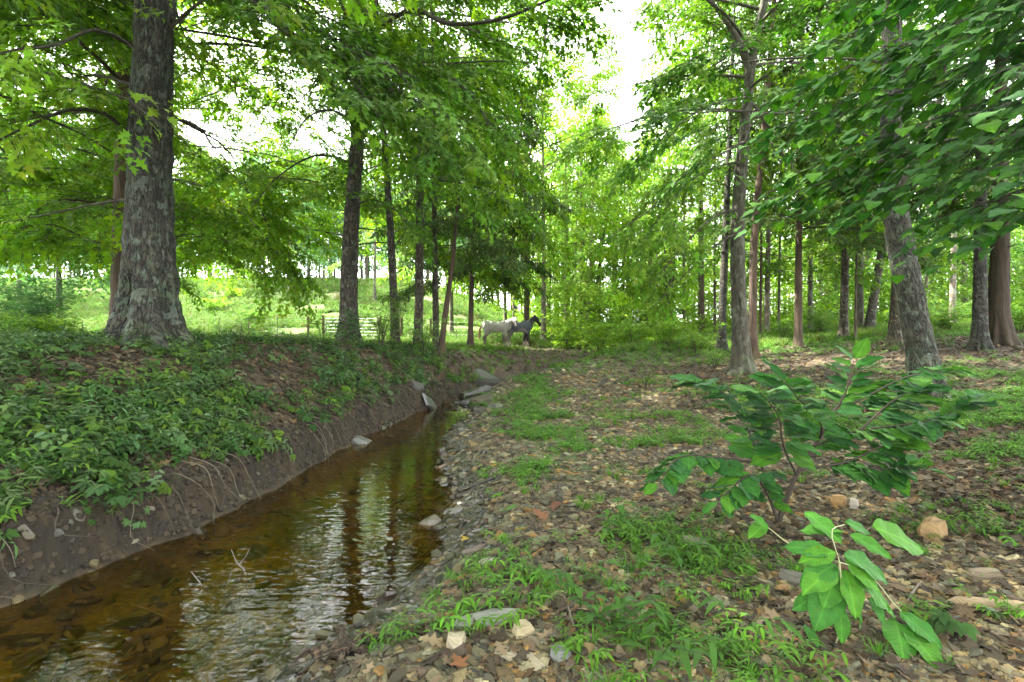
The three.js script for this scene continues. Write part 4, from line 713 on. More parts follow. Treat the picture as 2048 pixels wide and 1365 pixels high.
scatter('meadow_grass', 'sunlit grass over the paddock and hillside', PLANT.grass, 90000, 6301, 13, 66,
  (x, z) => { const s = onBank(x, z); if (Math.hypot((x - 0.05) / 1.7, (z + 27.2) / 1.5) < 1) return 0.06; if (s < 0) return z < -19 ? 0.5 : 0; return smooth(1.0, 5, s - crestD(z) + 1.5) * smooth(12, 17, -z - 0.3 * Math.min(0, x + 8)) * smooth(0.30, 0.48, fbm(x * 0.35, z * 0.35, 631, 3)); }, (x, z, R) => (1.2 + 1.0 * R()) * (1 + 1.0 * smooth(20, 60, -z)), (x, z, R) => (R() < 0.15 ? [0.12, 0.13, 0.028] : [0.080, 0.170, 0.009]), bladeMat, 0.4, 0.75);
// ---------- shrubs beyond the bank and under the trees ----------
function shrub(o) {
  const R = rng(o.seed ?? Math.round(o.u * 3 + o.d * 11)), foot = o.at ?? standing(o.u, o.d), t = thing(o.name ?? 'shrub', o.label, o.category ?? 'shrub', [foot.x, foot.y, foot.z], o.group);
  const H = o.H, W = o.W ?? H * 0.6, st = new Geo(), M = [[], []], C = [[], []], n = o.stems ?? 7;
  for (let k = 0; k < n; k++) {
    const az = k * 2.4 + R(), top = V(Math.cos(az) * W * (0.25 + 0.7 * R()), H * (0.6 + 0.4 * R()), Math.sin(az) * W * (0.25 + 0.7 * R())), pts = curve([V(0.04 * Math.cos(az), -0.05, 0.04 * Math.sin(az)), V(top.x * 0.35, top.y * 0.55, top.z * 0.35), top], 6);
    st.tube(pts, pts.map((_, q) => lerp(0.012, 0.003, q / 6) * (o.thick ?? 1)), 4, { color: [1, 1, 1] });
    const m = Math.ceil((o.dens ?? 9) * (0.7 + 0.6 * R()));
    for (let q = 0; q < m; q++) {
      const f = lerp(o.lo ?? 0.2, 1, (q + R()) / m), p = pts[Math.min(6, Math.floor(f * 6))].clone().lerp(pts[Math.min(6, Math.floor(f * 6) + 1)], f * 6 % 1), a = R() * 6.283, w = R() < 0.5 ? 0 : 1, b = 0.7 + 0.6 * R(), c = o.green;
      M[w].push(frame(p, V(Math.cos(a), 0.25 + 0.4 * (R() - 0.5), Math.sin(a)), V((R() - 0.5) * 0.5, 1, (R() - 0.5) * 0.5), (o.scale ?? 0.8) * (0.7 + 0.5 * R()), (R() - 0.5) * 0.6)); C[w].push(new THREE.Color(c[0] * b * (0.85 + 0.3 * R()), c[1] * b, c[2] * b));
    }
  }
  put('stem', st.make(), twigMat, t);
  const kind = SPRAY[o.leaf ?? 'fine'];
  for (const w of [0, 1]) if (M[w].length) instanced('foliage', kind[w], leafMat, M[w], C[w], t);
  return t;
}
[
  { u: 25, d: 19, H: 2.5, W: 2.2, label: 'tall pale blue-green shrub at the rim of the meadow, widest of its thicket', green: G.blue, stems: 14, dens: 16, leaf: 'far' },
  { u: 78, d: 22, H: 2.9, W: 1.8, label: 'pale blue-green shrub below the dark trunk beyond the bank', green: G.blue, stems: 13, dens: 16, leaf: 'far' },
  { u: 125, d: 17.5, H: 1.25, W: 0.65, label: 'bright yellow-green sapling at the end of the pale thicket', green: G.lime, stems: 8, dens: 13 },
  { u: 72, d: 16.5, H: 0.95, W: 0.8, label: 'low yellow-green bush in front of the pale thicket', green: G.lime, stems: 9, dens: 11 },
  { u: 15, d: 15, H: 0.95, W: 0.9, label: 'low pale bush at the end of the bank top', green: G.pale, stems: 9, dens: 11 },
  { u: 430, d: 42, H: 1.2, W: 1.8, label: 'low rounded bush on the hillside above the wire fence', green: G.lime, stems: 9, dens: 10, leaf: 'far' },
  { u: 465, d: 47, H: 1.1, W: 1.4, label: 'small bush higher up the hillside', green: G.lime, stems: 8, dens: 9, leaf: 'far' },
  { u: 512, d: 38, H: 0.8, W: 1.3, label: 'dark-centred tuft of brush on the lower hillside', green: G.leaf, stems: 8, dens: 8, leaf: 'far' },
  { u: 700, d: 11.7, H: 0.85, W: 0.5, label: 'leafy young shrub hugging the foot of the thick dark trunk', green: G.blue, stems: 8, dens: 7, scale: 0.55 },
  { u: 644, d: 11.2, H: 0.62, W: 0.22, label: 'thin seedling standing before the metal gate', green: G.leaf, stems: 3, dens: 7, scale: 0.45, name: 'seedling', category: 'seedling' },
  { u: 762, d: 12.2, H: 1.1, W: 0.6, label: 'wispy shrub between the thick dark trunk and the slender leaning one', green: G.pale, stems: 9, dens: 8, scale: 0.5 },
  { u: 795, d: 13.3, H: 1.75, W: 0.35, label: 'leafy shoots climbing in front of the slender leaning trunk', green: G.leaf, stems: 8, dens: 9, scale: 0.5 },
  { u: 848, d: 13.6, H: 1.0, W: 0.6, label: 'feathery pale shrub at the foot of the straight brown trunk', green: G.pale, stems: 9, dens: 10, scale: 0.5 },
  { u: 480, d: 9.2, H: 0.45, W: 0.45, label: 'dark thin twiggy plant on the bank crest against the meadow', green: G.deep, stems: 4, dens: 5, scale: 0.35, name: 'seedling', category: 'seedling' },
  { u: 1130, d: 27, H: 1.9, W: 1.2, label: 'airy sapling just past the dark horse’s head', green: G.lime, stems: 9, dens: 11, leaf: 'far', scale: 0.6 },
  { u: 1200, d: 24, H: 1.5, W: 1.1, label: 'bushy young growth on the far lip of the dry channel', green: G.lime, stems: 10, dens: 11, leaf: 'far', scale: 0.6 },
  { u: 1265, d: 22, H: 1.2, W: 0.9, label: 'rounded green bush above the dark cut of the channel', green: G.leaf, stems: 9, dens: 11, leaf: 'far', scale: 0.55 },
  { u: 1330, d: 20, H: 1.15, W: 1.0, label: 'spreading bush at the bend of the dry channel', green: G.lime, stems: 9, dens: 10, leaf: 'far', scale: 0.55 },
  { u: 1395, d: 18, H: 1.1, W: 0.9, label: 'yellow-green bush before the dark mossy trunk', green: G.lime, stems: 9, dens: 10, scale: 0.6 },
  { u: 1432, d: 15, H: 0.55, W: 0.5, label: 'low leafy clump at the foot of the forked grey trunk', green: G.leaf, stems: 7, dens: 8, scale: 0.45 },
  { u: 1565, d: 21, H: 0.9, W: 0.9, label: 'low bush between reddish cedar and straight cedar', green: G.leaf, stems: 8, dens: 10, scale: 0.6 },
  { u: 1640, d: 22.5, H: 1.2, W: 1.2, label: 'arching light bush behind the straight cedar', green: G.pale, stems: 9, dens: 12, leaf: 'far', scale: 0.6 },
  { u: 1890, d: 20, H: 1.3, W: 1.6, label: 'pale green thicket between leaning trunk and dark grey trunk', green: G.pale, stems: 11, dens: 13, leaf: 'far', scale: 0.65 },
  { u: 2040, d: 19, H: 1.4, W: 1.3, label: 'green bush behind the thick shaggy cedar', green: G.leaf, stems: 9, dens: 12, leaf: 'far', scale: 0.65 },
  { u: 1290, d: 12.5, H: 0.5, W: 0.3, label: 'small leafy seedling alone on the pale gravel', green: G.leaf, stems: 4, dens: 6, scale: 0.4, name: 'seedling', category: 'seedling' },
  { u: 917, d: 9.5, H: 0.26, W: 0.26, label: 'glowing light green water plant at the creek edge', green: [0.16, 0.27, 0.02], stems: 9, dens: 5, scale: 0.28, at: V(-0.98, -0.16, -9.4), name: 'water_plant', category: 'plant' },
].forEach(shrub);

// ---------- large-leaved plants close by ----------
const bigLeaf = (kind, seed, w = 1) => { const g = new Geo(), R = rng(seed), half = LEAF[kind], n = 14; // smooth outline through the half outline's points
  const pts = new THREE.CatmullRomCurve3(half.map(([x, y]) => V(x, y * w, 0))).getPoints(n), d = 0.14 + 0.26 * R(), f = 0.05 + 0.16 * R(), b = g.count;
  pts.forEach((p, k) => { const mx = clamp(p.x), wave = 0.03 * Math.sin(p.x * 16 + seed), vein = 0.014 * Math.cos(p.x * 42); g.vert(mx, -d * mx * mx, 0, mx, 0.5, [1.12, 1.1, 1.1]); for (const s of [1, -1]) { g.vert(p.x, f * p.y * 0.5 - d * p.x * p.x + vein, s * p.y * 0.5, p.x, 0.5 + s * p.y * 0.5, [1, 1, 1]); g.vert(p.x, f * p.y - d * p.x * p.x + s * wave, s * p.y, p.x, 0.5 + s * p.y, [0.94, 0.95, 0.94]); } });
  for (let k = 0; k < n; k++) { const a = b + k * 5, c = a + 5; g.quad(a, a + 1, c + 1, c); g.quad(a + 1, a + 2, c + 2, c + 1); g.quad(a, c, c + 3, a + 3); g.quad(a + 3, c + 3, c + 4, a + 4); }
  return g.make(); };
const OVALS = [1, 2, 3, 4].map((s) => bigLeaf('oval', 50 + s, 1.05)), HEARTS = [1, 2, 3, 4].map((s) => bigLeaf('heart', 60 + s, 1.0));
const veins = [0, 1].map((s) => dataTexture(192, 192, (x, y) => {
  const u = x / 192, w = Math.abs(y / 192 - 0.5), mid = smooth(0.022, 0.006, w), q = (u * 11 - w * 9 + 20) % 1, side = smooth(0.13, 0.03, Math.min(q, 1 - q)) * smooth(0, 0.04, w), n = fbm(u * 9, y / 192 * 9, 700 + s, 4), spot = smooth(0.70, 0.78, fbm(u * 14, y / 192 * 14, 720 + s, 3));
  const g = 0.70 + 0.42 * (n - 0.5) + 0.22 * mid + 0.06 * side; return [g * (1 + 0.5 * mid) + 0.25 * spot, g - 0.1 * spot, g * (1 + 0.6 * mid)];
}));
const veinBump = dataTexture(192, 192, (x, y) => { const u = x / 192, w = Math.abs(y / 192 - 0.5), q = (u * 11 - w * 9 + 20) % 1, g = 0.5 + 0.35 * Math.cos(q * 6.283) * smooth(0, 0.08, w) - 0.4 * smooth(0.03, 0.005, w); return [g, g, g]; });
let toneCount = 0;
const leafTone = (c, coat = 0.12) => { const m = leafMat.clone(); m.map = veins[toneCount++ % 2]; m.bumpMap = veinBump; m.bumpScale = 0.0022; m.color.setRGB(c[0] * 2.3, c[1] * 2.2, c[2] * 1.9); m.clearcoat = coat; m.clearcoatRoughness = 0.4; m.transmission = 0.42; return m; };
const SHRUB_TONES = [leafTone([0.016, 0.080, 0.010], 0.08), leafTone([0.022, 0.094, 0.010], 0.08), leafTone([0.013, 0.066, 0.013], 0.12), leafTone([0.036, 0.118, 0.008], 0.05)], BRIGHT_TONES = [leafTone([0.036, 0.135, 0.014]), leafTone([0.028, 0.115, 0.016]), leafTone([0.046, 0.15, 0.012])];
const addLeaf = (parent, shape, mat, from, to, up, origin, widen = 1) => { const d = to.clone().sub(from), L = d.length(), m = frame(from.clone().sub(origin), d, up, L).multiply(new THREE.Matrix4().makeScale(1, 1, widen)), o = put('leaf', shape, mat, parent); m.decompose(o.position, o.quaternion, o.scale); return o; };
(() => {                                                   // the broad-leaved shrub
  const R = rng(99), foot = ground(1556, 1046), t = thing('broad_leaved_shrub', 'dark broad-leaved shrub spreading over the gravel before the leaning trunk', 'shrub', foot.toArray()), D = -foot.z;
  const st = new Geo(), stems = [
    [[1556, 1048, 0], [1588, 962, 0], [1632, 888, 0.05], [1664, 830, 0.1], [1692, 785, 0.2], [1708, 722, 0.25]], [[1630, 892, 0], [1720, 862, -0.2], [1810, 850, -0.35], [1880, 835, -0.5], [1945, 800, -0.6]], [[1556, 1044, 0], [1512, 900, -0.1], [1478, 826, -0.15], [1440, 782, -0.2], [1398, 764, -0.25]],
    [[1602, 940, 0], [1690, 925, 0.1], [1760, 895, 0.2], [1800, 880, 0.2]], [[1508, 925, -0.1], [1428, 915, -0.3], [1362, 915, -0.4], [1318, 965, -0.5]], [[1594, 952, 0], [1566, 888, -0.3], [1556, 830, -0.4], [1520, 785, -0.5]],
    [[1664, 832, 0.1], [1740, 790, 0.3], [1820, 752, 0.5], [1905, 738, 0.6]], [[1634, 886, 0.1], [1642, 850, -0.2], [1600, 800, -0.3], [1570, 765, -0.4]], [[1690, 925, 0.1], [1760, 940, 0], [1820, 930, -0.1]], [[1720, 862, -0.2], [1790, 800, -0.1], [1850, 775, -0.1]], [[1556, 1046, 0], [1530, 980, -0.3], [1500, 950, -0.5], [1440, 1000, -0.6]]];
  stems.forEach((px, si) => {
    const pts = curve(px.map(([u, v, dd]) => P(u, v, D + dd)), 24); st.tube(pts.map((p) => p.clone().sub(foot)), pts.map((_, k) => lerp(si === 0 ? 0.024 : 0.010, 0.003, k / 24)), 6);
    const m = si === 0 ? 36 : si === 1 ? 46 : 36;
    for (let k = 0; k < m; k++) {
      const f = lerp(si === 0 ? 0.35 : 0.18, 1, k / (m - 1)), p = pts[Math.min(24, Math.round(f * 24))], q = pts[Math.max(0, Math.round(f * 24) - 2)], d = p.clone().sub(q).normalize(), side = V().crossVectors(d, V(0, 1, 0)).normalize().multiplyScalar((k % 2 ? 1 : -1) * (k === m - 1 ? 0.15 : 0.8 + 0.5 * R()));
      const dir = d.multiplyScalar(0.5 + 0.3 * R()).add(side).add(V(0, -0.12 - 0.5 * R() + (f > 0.7 ? 0.4 : 0), 0.1)).normalize(), L = (0.145 + 0.125 * R()) * (si === 4 || si === 10 ? 0.75 : 1), from = p.clone().addScaledVector(dir, 0.02);
      addLeaf(t, OVALS[Math.floor(R() * 4)], SHRUB_TONES[Math.floor(R() * 4)], from, from.clone().addScaledVector(dir, L), V((R() - 0.5) * 0.9, 1, (R() - 0.2) * 0.9), foot, 0.95 + 0.35 * R());
    }
  });
  put('stem', st.make(), twigMat, t);
})();
(() => {                                                   // the bright sapling in front of it
  const R = rng(123), foot = ground(1672, 1296), t = thing('bright_sapling', 'bright green sapling with long drooping leaves on two pale bare stalks', 'sapling', foot.toArray()), D = -foot.z, st = new Geo();
  const over = (u, v, d) => Math.min(d, -ground(u, v).z - 0.10);
  const hub = P(1680, 1125, D - 0.05);
  st.tube(curve([P(1668, 1300, D), P(1684, 1245, D), P(1678, 1180, D), hub], 8).map((p) => p.clone().sub(foot)), Array(9).fill(0.0045), 5); st.tube(curve([P(1696, 1296, D), P(1688, 1250, D), hub], 6).map((p) => p.clone().sub(foot)), Array(7).fill(0.004), 5);
  st.tube(curve([P(1532, 1052, D + 0.6), P(1590, 1095, D + 0.3), hub], 8).map((p) => p.clone().sub(foot)), Array(9).fill(0.0035), 5);
  st.tube(curve([hub, P(1740, 1150, D + 0.05), P(1790, 1210, D + 0.1), P(1850, 1270, D + 0.1)], 8).map((p) => p.clone().sub(foot)), Array(9).fill(0.003), 5);
  st.tube(curve([hub, P(1665, 1060, D + 0.3), P(1690, 1050, D + 0.4)], 6).map((p) => p.clone().sub(foot)), Array(7).fill(0.003), 5);
  [[1600, 1062, 1680, 1052, .5, .35], [1668, 1108, 1565, 1082, 0, .1], [1672, 1105, 1598, 1120, 0, 0], [1610, 1025, 1690, 1075, .5, .3], [1690, 1046, 1750, 1062, .4, .4], [1745, 1055, 1865, 1090, .4, .4], [1700, 1070, 1790, 1112, .3, .2], [1688, 1110, 1795, 1155, 0, 0], [1690, 1120, 1770, 1180, 0, -.1], [1695, 1128, 1805, 1215, 0, 0], [1672, 1130, 1605, 1165, 0, -.1], [1668, 1140, 1612, 1172, 0, -.15], [1680, 1135, 1650, 1215, 0, -.1], [1676, 1150, 1630, 1260, 0, -.1], [1690, 1140, 1722, 1235, 0, -.15], [1700, 1180, 1742, 1260, 0, 0], [1640, 1190, 1588, 1215, .05, 0], [1665, 1200, 1640, 1270, 0, 0], [1680, 1215, 1690, 1290, 0, -.05], [1740, 1195, 1775, 1245, .1, 0], [1765, 1210, 1800, 1235, .1, .1], [1790, 1240, 1815, 1305, .1, .05], [1800, 1225, 1890, 1290, .1, .1], [1815, 1262, 1885, 1322, .1, .1], [1830, 1258, 1862, 1250, .1, .2], [1800, 1258, 1850, 1262, .1, .1], [1530, 1050, 1500, 1072, .6, .5], [1500, 1030, 1540, 1052, .6, .5], [1610, 1250, 1640, 1290, .05, 0]].forEach(([u, v, u2, v2, a, b], k) => addLeaf(t, OVALS[k % 4], BRIGHT_TONES[k % 3], P(u, v, over(u, v, D + a)), P(u2, v2, over(u2, v2, D + b)), V((R() - 0.5) * 0.5, 1, 0.55), foot, 0.85 + 0.3 * R()));
  put('stem', st.make(), new THREE.MeshStandardMaterial({ color: new THREE.Color(0.3, 0.3, 0.16), roughness: 0.8 }), t);
})();
(() => {                                                   // the redbud reaching in overhead
  const R = rng(321), x0 = 5.4, z0 = -2.2, foot = V(x0, height(x0, z0), z0), t = thing('redbud_tree', 'redbud with large heart-shaped leaves hanging in layers over the clearing', 'tree', foot.toArray());
  const fork = V(5.2, 1.9, -2.3), st = new Geo(), tones = [leafTone([0.020, 0.086, 0.006], 0.05), leafTone([0.027, 0.102, 0.005], 0.05), leafTone([0.014, 0.068, 0.008], 0.16), leafTone([0.050, 0.15, 0.006], 0.04)], spots = [];
  st.tube(curve([V(0, -0.1, 0), V(-0.05, 0.9, 0.02), fork.clone().sub(foot)], 8), [0.1, 0.085, 0.08, 0.075, 0.07, 0.068, 0.066, 0.064, 0.06], 10);
  put('trunk', st.make(), BARK.grey, t);
  const ends = [[1535, 400, 4.6], [1590, 345, 4.4], [1540, 260, 4.7], [1580, 180, 4.6], [1640, 90, 4.4], [1700, 10, 4.2], [1680, 300, 3.9], [1720, 400, 4.2], [1760, 210, 3.6], [1800, 120, 3.4], [1830, 330, 3.4], [1860, 440, 3.8], [1930, 40, 3.0], [1940, 230, 2.9], [1960, 420, 3.3], [2010, 140, 2.6], [2000, 330, 2.8], [1780, -60, 4], [1900, -80, 3.2], [1640, 240, 4.3], [1700, 130, 4.0]];
  ends.forEach(([u, v, d], k) => {
    const g = new Geo(), e = P(u, v, d), midY = Math.max(e.y + 0.35, fork.y + 0.9) + 0.2 * R(), mid = fork.clone().lerp(e, 0.5); mid.y = lerp(mid.y, midY, 0.75);
    const pts = curve([fork, mid, e], 20); g.tube(pts.map((p) => p.clone().sub(foot)), pts.map((_, q) => lerp(0.022, 0.004, q / 20)), 5);
    for (let s = 0; s < 17; s++) {
      const f = lerp(0.36, 1, s / 16), p = pts[Math.round(f * 20)], dir = pts[Math.min(20, Math.round(f * 20) + 1)].clone().sub(pts[Math.round(f * 20) - 1]).normalize(), L = (0.35 + 0.35 * R()) * (s === 16 ? 0.4 : 1);
      dir.applyAxisAngle(V(0, 1, 0), (s % 2 ? 1 : -1) * (0.4 + 0.5 * R())); dir.y -= 0.30; dir.normalize();
      const tw = curve([p, p.clone().addScaledVector(dir, L * 0.5).add(V(0, 0.02, 0)), p.clone().addScaledVector(dir, L).add(V(0, -0.08, 0))], 6); g.tube(tw.map((a) => a.clone().sub(foot)), [0.004, 0.004, 0.003, 0.003, 0.002, 0.002, 0.001], 3);
      const m = 7 + Math.floor(4 * R());
      for (let q = 0; q < m; q++) {
        const a = tw[Math.min(6, Math.round((q + 0.6) / m * 6))], ld = dir.clone().applyAxisAngle(V(0, 1, 0), (q % 2 ? 1 : -1) * (0.35 + 0.6 * R())); ld.y = -0.12 - 0.38 * R(); ld.normalize();
        const fr = a.clone().addScaledVector(ld, 0.03), size = 0.070 + 0.050 * R(); if (!seen(fr, 1)) continue;
        spots.push([fr, ld, size, V(-0.25 + (R() - 0.5) * 0.6, 1, 0.15 + (R() - 0.5) * 0.6), Math.floor(R() * 4), R() < 0.1 ? 3 : Math.floor(R() * 3)]);
      }
    }
    put('branch', g.make(), BARK.grey, t);
  });
  spots.sort((a, b) => a[0].distanceTo(EYE) / a[2] - b[0].distanceTo(EYE) / b[2]);
  const inView = (p) => p.z < -0.5 && Math.abs(p.x / p.z) < 1.02 && (p.y - 1.55) / -p.z < 0.7;
  let n = 0; const M = [[], [], [], []], C = [[], [], [], []];
  for (const [p, d, s, up, k, tone] of spots) {
    if (n < 300 && inView(p)) { n++; addLeaf(t, HEARTS[k], tones[tone], p, p.clone().addScaledVector(d, s), up, foot); }
    else { M[k].push(frame(p.clone().sub(foot), d, up, s)); C[k].push(tones[tone].color.clone().multiplyScalar(1 / 1.9)); }
  }
  M.forEach((m, k) => m.length && instanced('foliage', HEARTS[k], leafTone([1, 1, 1]), m, C[k], t));
  console.log('redbud leaves', spots.length);
})();

// ---------- roots, sticks, driftwood ----------
function woody(name, label, category, px, r, mat, { radial = 6, group, twigs = [] } = {}) {
  const w = px.map((q) => (q instanceof THREE.Vector3 ? q : q.length === 2 ? ground(q[0], q[1]).add(V(0, r * 0.7, 0)) : P(q[0], q[1], q[2]))), at = w[0].clone(), t = thing(name, label, category, at.toArray(), group), g = new Geo(), n = Math.max(12, w.length * 5), c = curve(w, n).map((p) => p.sub(at));
  g.tube(c, c.map((_, k) => r * (1 - 0.6 * k / n) * (0.9 + 0.25 * vnoise(k * 0.9, 3, Math.round(px.length + r * 900)))), radial, { vScale: 1 }); put('stem', g.make(), mat, t);
  for (const tw of twigs) { const a = new Geo(), b = curve(tw.map((q) => P(q[0], q[1], q[2]).sub(at)), 8); a.tube(b, b.map((_, k) => lerp(r * 0.55, r * 0.2, k / 8)), 4); put('twig', a.make(), mat, t); }
  return t;
}
const darkWood = new THREE.MeshStandardMaterial({ color: new THREE.Color(0.028, 0.022, 0.018), roughness: 0.75 }), paleTwig = new THREE.MeshStandardMaterial({ color: new THREE.Color(0.14, 0.115, 0.09), roughness: 0.9 });
woody('stick', 'black wet stick lying up from the water edge, longer of two', 'stick', [[915, 988], [955, 975], [1012, 950]], 0.028, darkWood);
woody('stick', 'shorter black stick just below the longer one at the water edge', 'stick', [[912, 1000], [935, 990], [958, 976]], 0.024, darkWood);
woody('stick', 'dark knobby stub standing out of the water beside the flat wet rock', 'stick', [[800, 1030], [815, 1035], [838, 1047]], 0.03, darkWood);
const darkRoot = new THREE.MeshStandardMaterial({ color: new THREE.Color(0.055, 0.042, 0.028), roughness: 0.9 });
woody('twig', 'pale branched twig rising out of the pool, tallest of its group', 'twig', [P(495, 1185, 3.55), P(487, 1140, 3.55), P(475, 1128, 3.55), P(462, 1100, 3.55)], 0.006, paleTwig, { twigs: [[[476, 1130, 3.55], [490, 1115, 3.55], [499, 1097, 3.55]]] });
woody('twig', 'bare straight twig slanting out of the pool', 'twig', [P(428, 1222, 3.35), P(405, 1175, 3.35), P(382, 1144, 3.35)], 0.006, paleTwig, { twigs: [[[430, 1222, 3.3], [450, 1180, 3.35], [464, 1142, 3.4]]] });
woody('twig', 'long pale twig lying on the surface of the pool', 'twig', [P(262, 1209, 3.2), P(320, 1230, 3.1), P(388, 1258, 2.98)], 0.006, paleTwig);
woody('root', 'thick crooked pale root curling down the undercut bank', 'root', [P(142, 1042, 4.0), P(180, 1050, 3.95), P(196, 1062, 3.85), P(170, 1100, 3.75), P(120, 1122, 3.7)], 0.02, rootMat, { twigs: [[[190, 1062, 3.85], [178, 1090, 3.8], [196, 1112, 3.75]], [[142, 1042, 4], [100, 1030, 4.05], [60, 1052, 4.1]]] });
woody('root', 'long thin root along the foot of the bank, below the crooked one', 'root', [P(160, 1135, 3.72), P(95, 1160, 3.55), P(30, 1185, 3.4), P(-30, 1230, 3.2)], 0.011, rootMat, { twigs: [[[30, 1185, 3.4], [10, 1130, 3.55], [30, 1095, 3.7]]] });
(() => {                                                   // fine roots hanging from the lip, pieces of the bank
  const R = rng(454);
  for (let k = 0; k < 40; k++) {
    const z = -lerp(3.0, 11, Math.pow(R(), 1.4)), bl = bankLeft(z), x = bl - 0.26 - 0.18 * R(), y = height(x, z) + 0.02, L = 0.16 + 0.38 * R(), pts = curve([V(x, y, z), V(bl - 0.13, y - L * 0.18, z + (R() - 0.5) * 0.12), V(bl - 0.03 + 0.03 * R(), y - L * 0.6, z + (R() - 0.5) * 0.25), V(bl + 0.05 + 0.06 * R(), Math.max(WATER, y - L), z + (R() - 0.5) * 0.4)], 9), g = new Geo();
    g.tube(pts, pts.map((_, q) => lerp(0.006, 0.0018, q / 9) * (0.7 + R() * 0.5)), 4); put('root', g.make(), k % 3 ? rootMat : darkRoot, groundMesh);
  }
  for (let k = 0; k < 34; k++) {                           // twigs strewn about
    const z = -Math.exp(lerp(Math.log(2.6), Math.log(14), R())), x = lerp(-0.6, 0.95, R()) * -z; if (height(x, z) < -0.08) continue;
    const a = R() * 3.14, L = 0.12 + 0.35 * R(), g = new Geo(), pts = [-1, -0.3, 0.4, 1].map((f) => { const px = x + Math.cos(a) * L * f, pz = z + Math.sin(a) * L * f; return V(px, height(px, pz) + 0.012 + 0.01 * R(), pz); }); g.tube(curve(pts, 6), [0.006, 0.006, 0.005, 0.005, 0.004, 0.003, 0.002].map((r) => r * (0.7 + R() * 0.7)), 5); put('twig', g.make(), k % 2 ? deadMat : paleTwig, groundMesh);
  }
})();
woody('branch', 'crooked dead branch lying on the bank among creepers', 'branch', [[152, 800], [160, 850], [150, 880], [168, 905], [190, 935]], 0.016, deadMat);
woody('branch', 'pale long root-like branch crossing the litter beyond the shrub', 'branch', [[1930, 850], [1965, 866], [2010, 880]], 0.03, deadMat);
(() => {                                                   // driftwood stump at the water's end
  const R = rng(66), p = ground(690, 1318), t = thing('driftwood_stump', 'knotty brown driftwood stump at the corner of the pool', 'stump', p.toArray());
  const wood = BARK.oak.clone(); wood.color.setRGB(1.15, 0.85, 0.6);
  const limb = (nm, pts, r0, r1, knots) => { const g = new Geo(), c = curve(pts.map((q) => V(...q)), 26), sd = Math.floor(R() * 99); g.tube(c, c.map((_, k) => lerp(r0, r1, k / 26) * (0.75 + 0.5 * vnoise(k * 0.55, 2, sd) + knots * smooth(0.62, 0.85, vnoise(k * 0.8, 5, sd)))), 14, { uRep: 1, vScale: 1.4 }); const q = g.p; for (let k = 0; k < q.length; k += 3) { const n = fbm(q[k] * 60 + 9, q[k + 1] * 60 + q[k + 2] * 45, 88, 3) - 0.5; q[k] += n * 0.016; q[k + 1] += n * 0.02; q[k + 2] += n * 0.016; } put(nm, g.make(), wood, t); };
  limb('stem', [[-0.13, 0.035, 0.05], [-0.05, 0.05, 0.02], [0.03, 0.055, 0], [0.09, 0.045, -0.03]], 0.034, 0.042, 0.5);
  limb('root', [[0.02, 0.05, 0], [0.09, 0.07, 0.03], [0.14, 0.04, 0.07], [0.19, 0.005, 0.09]], 0.024, 0.008, 0.4); limb('root', [[0.06, 0.05, -0.02], [0.13, 0.06, -0.06], [0.2, 0.03, -0.1], [0.26, 0.01, -0.12]], 0.024, 0.007, 0.4);
  limb('root', [[-0.02, 0.05, 0.01], [-0.03, 0.09, -0.05], [-0.06, 0.10, -0.10]], 0.022, 0.012, 0.6); limb('root', [[0.0, 0.05, 0.01], [0.0, 0.03, 0.07], [-0.04, 0.0, 0.13]], 0.022, 0.008, 0.4); limb('root', [[-0.1, 0.04, 0.04], [-0.17, 0.06, 0.04], [-0.22, 0.03, 0.08]], 0.016, 0.005, 0.4);
})();
// single fallen leaves
[['fresh green lobed leaf lying on the gravel by the creek', 1020, 1030, 30, 'oak', [0.09, 0.19, 0.03]], ['curled reddish-brown leaf standing among the seedlings', 1078, 1040, 40, 'oak', [0.26, 0.12, 0.06]], ['dark brown curled leaf beside the reddish one', 1112, 1022, 30, 'oval', [0.17, 0.08, 0.045]], ['pale tan lobed leaf above the driftwood stump', 868, 1300, 44, 'oak', [0.36, 0.27, 0.15]], ['rusty brown leaf below the long pale shard', 915, 1338, 36, 'star', [0.27, 0.12, 0.05]], ['yellow leaf at the wet edge of the gravel', 928, 1090, 20, 'star', [0.42, 0.30, 0.05]], ['grey-brown oak leaf under the long pale shard', 1112, 1288, 36, 'oak', [0.17, 0.13, 0.10]]].forEach(([label, u, v, w, kind, c], k) => {
  const p = ground(u, v), s = w * -p.z / FOCAL * 1.3, g = new Geo(); leaf(g, kind, new THREE.Matrix4().setPosition(-0.5, 0.1, 0), c.map((a) => a * 0.65), { droop: -0.2 + 0.12 * k % 0.4, fold: 0.3, curl: 0.2 }); const o = put('fallen_leaf', g.make(), dryMat, scene); o.position.copy(p).y += 0.02; o.rotation.set(0.25 * Math.sin(k * 3), k * 2.1, 0.2 * Math.cos(k * 5)); o.scale.setScalar(s); tag(o, label, 'leaf');
});
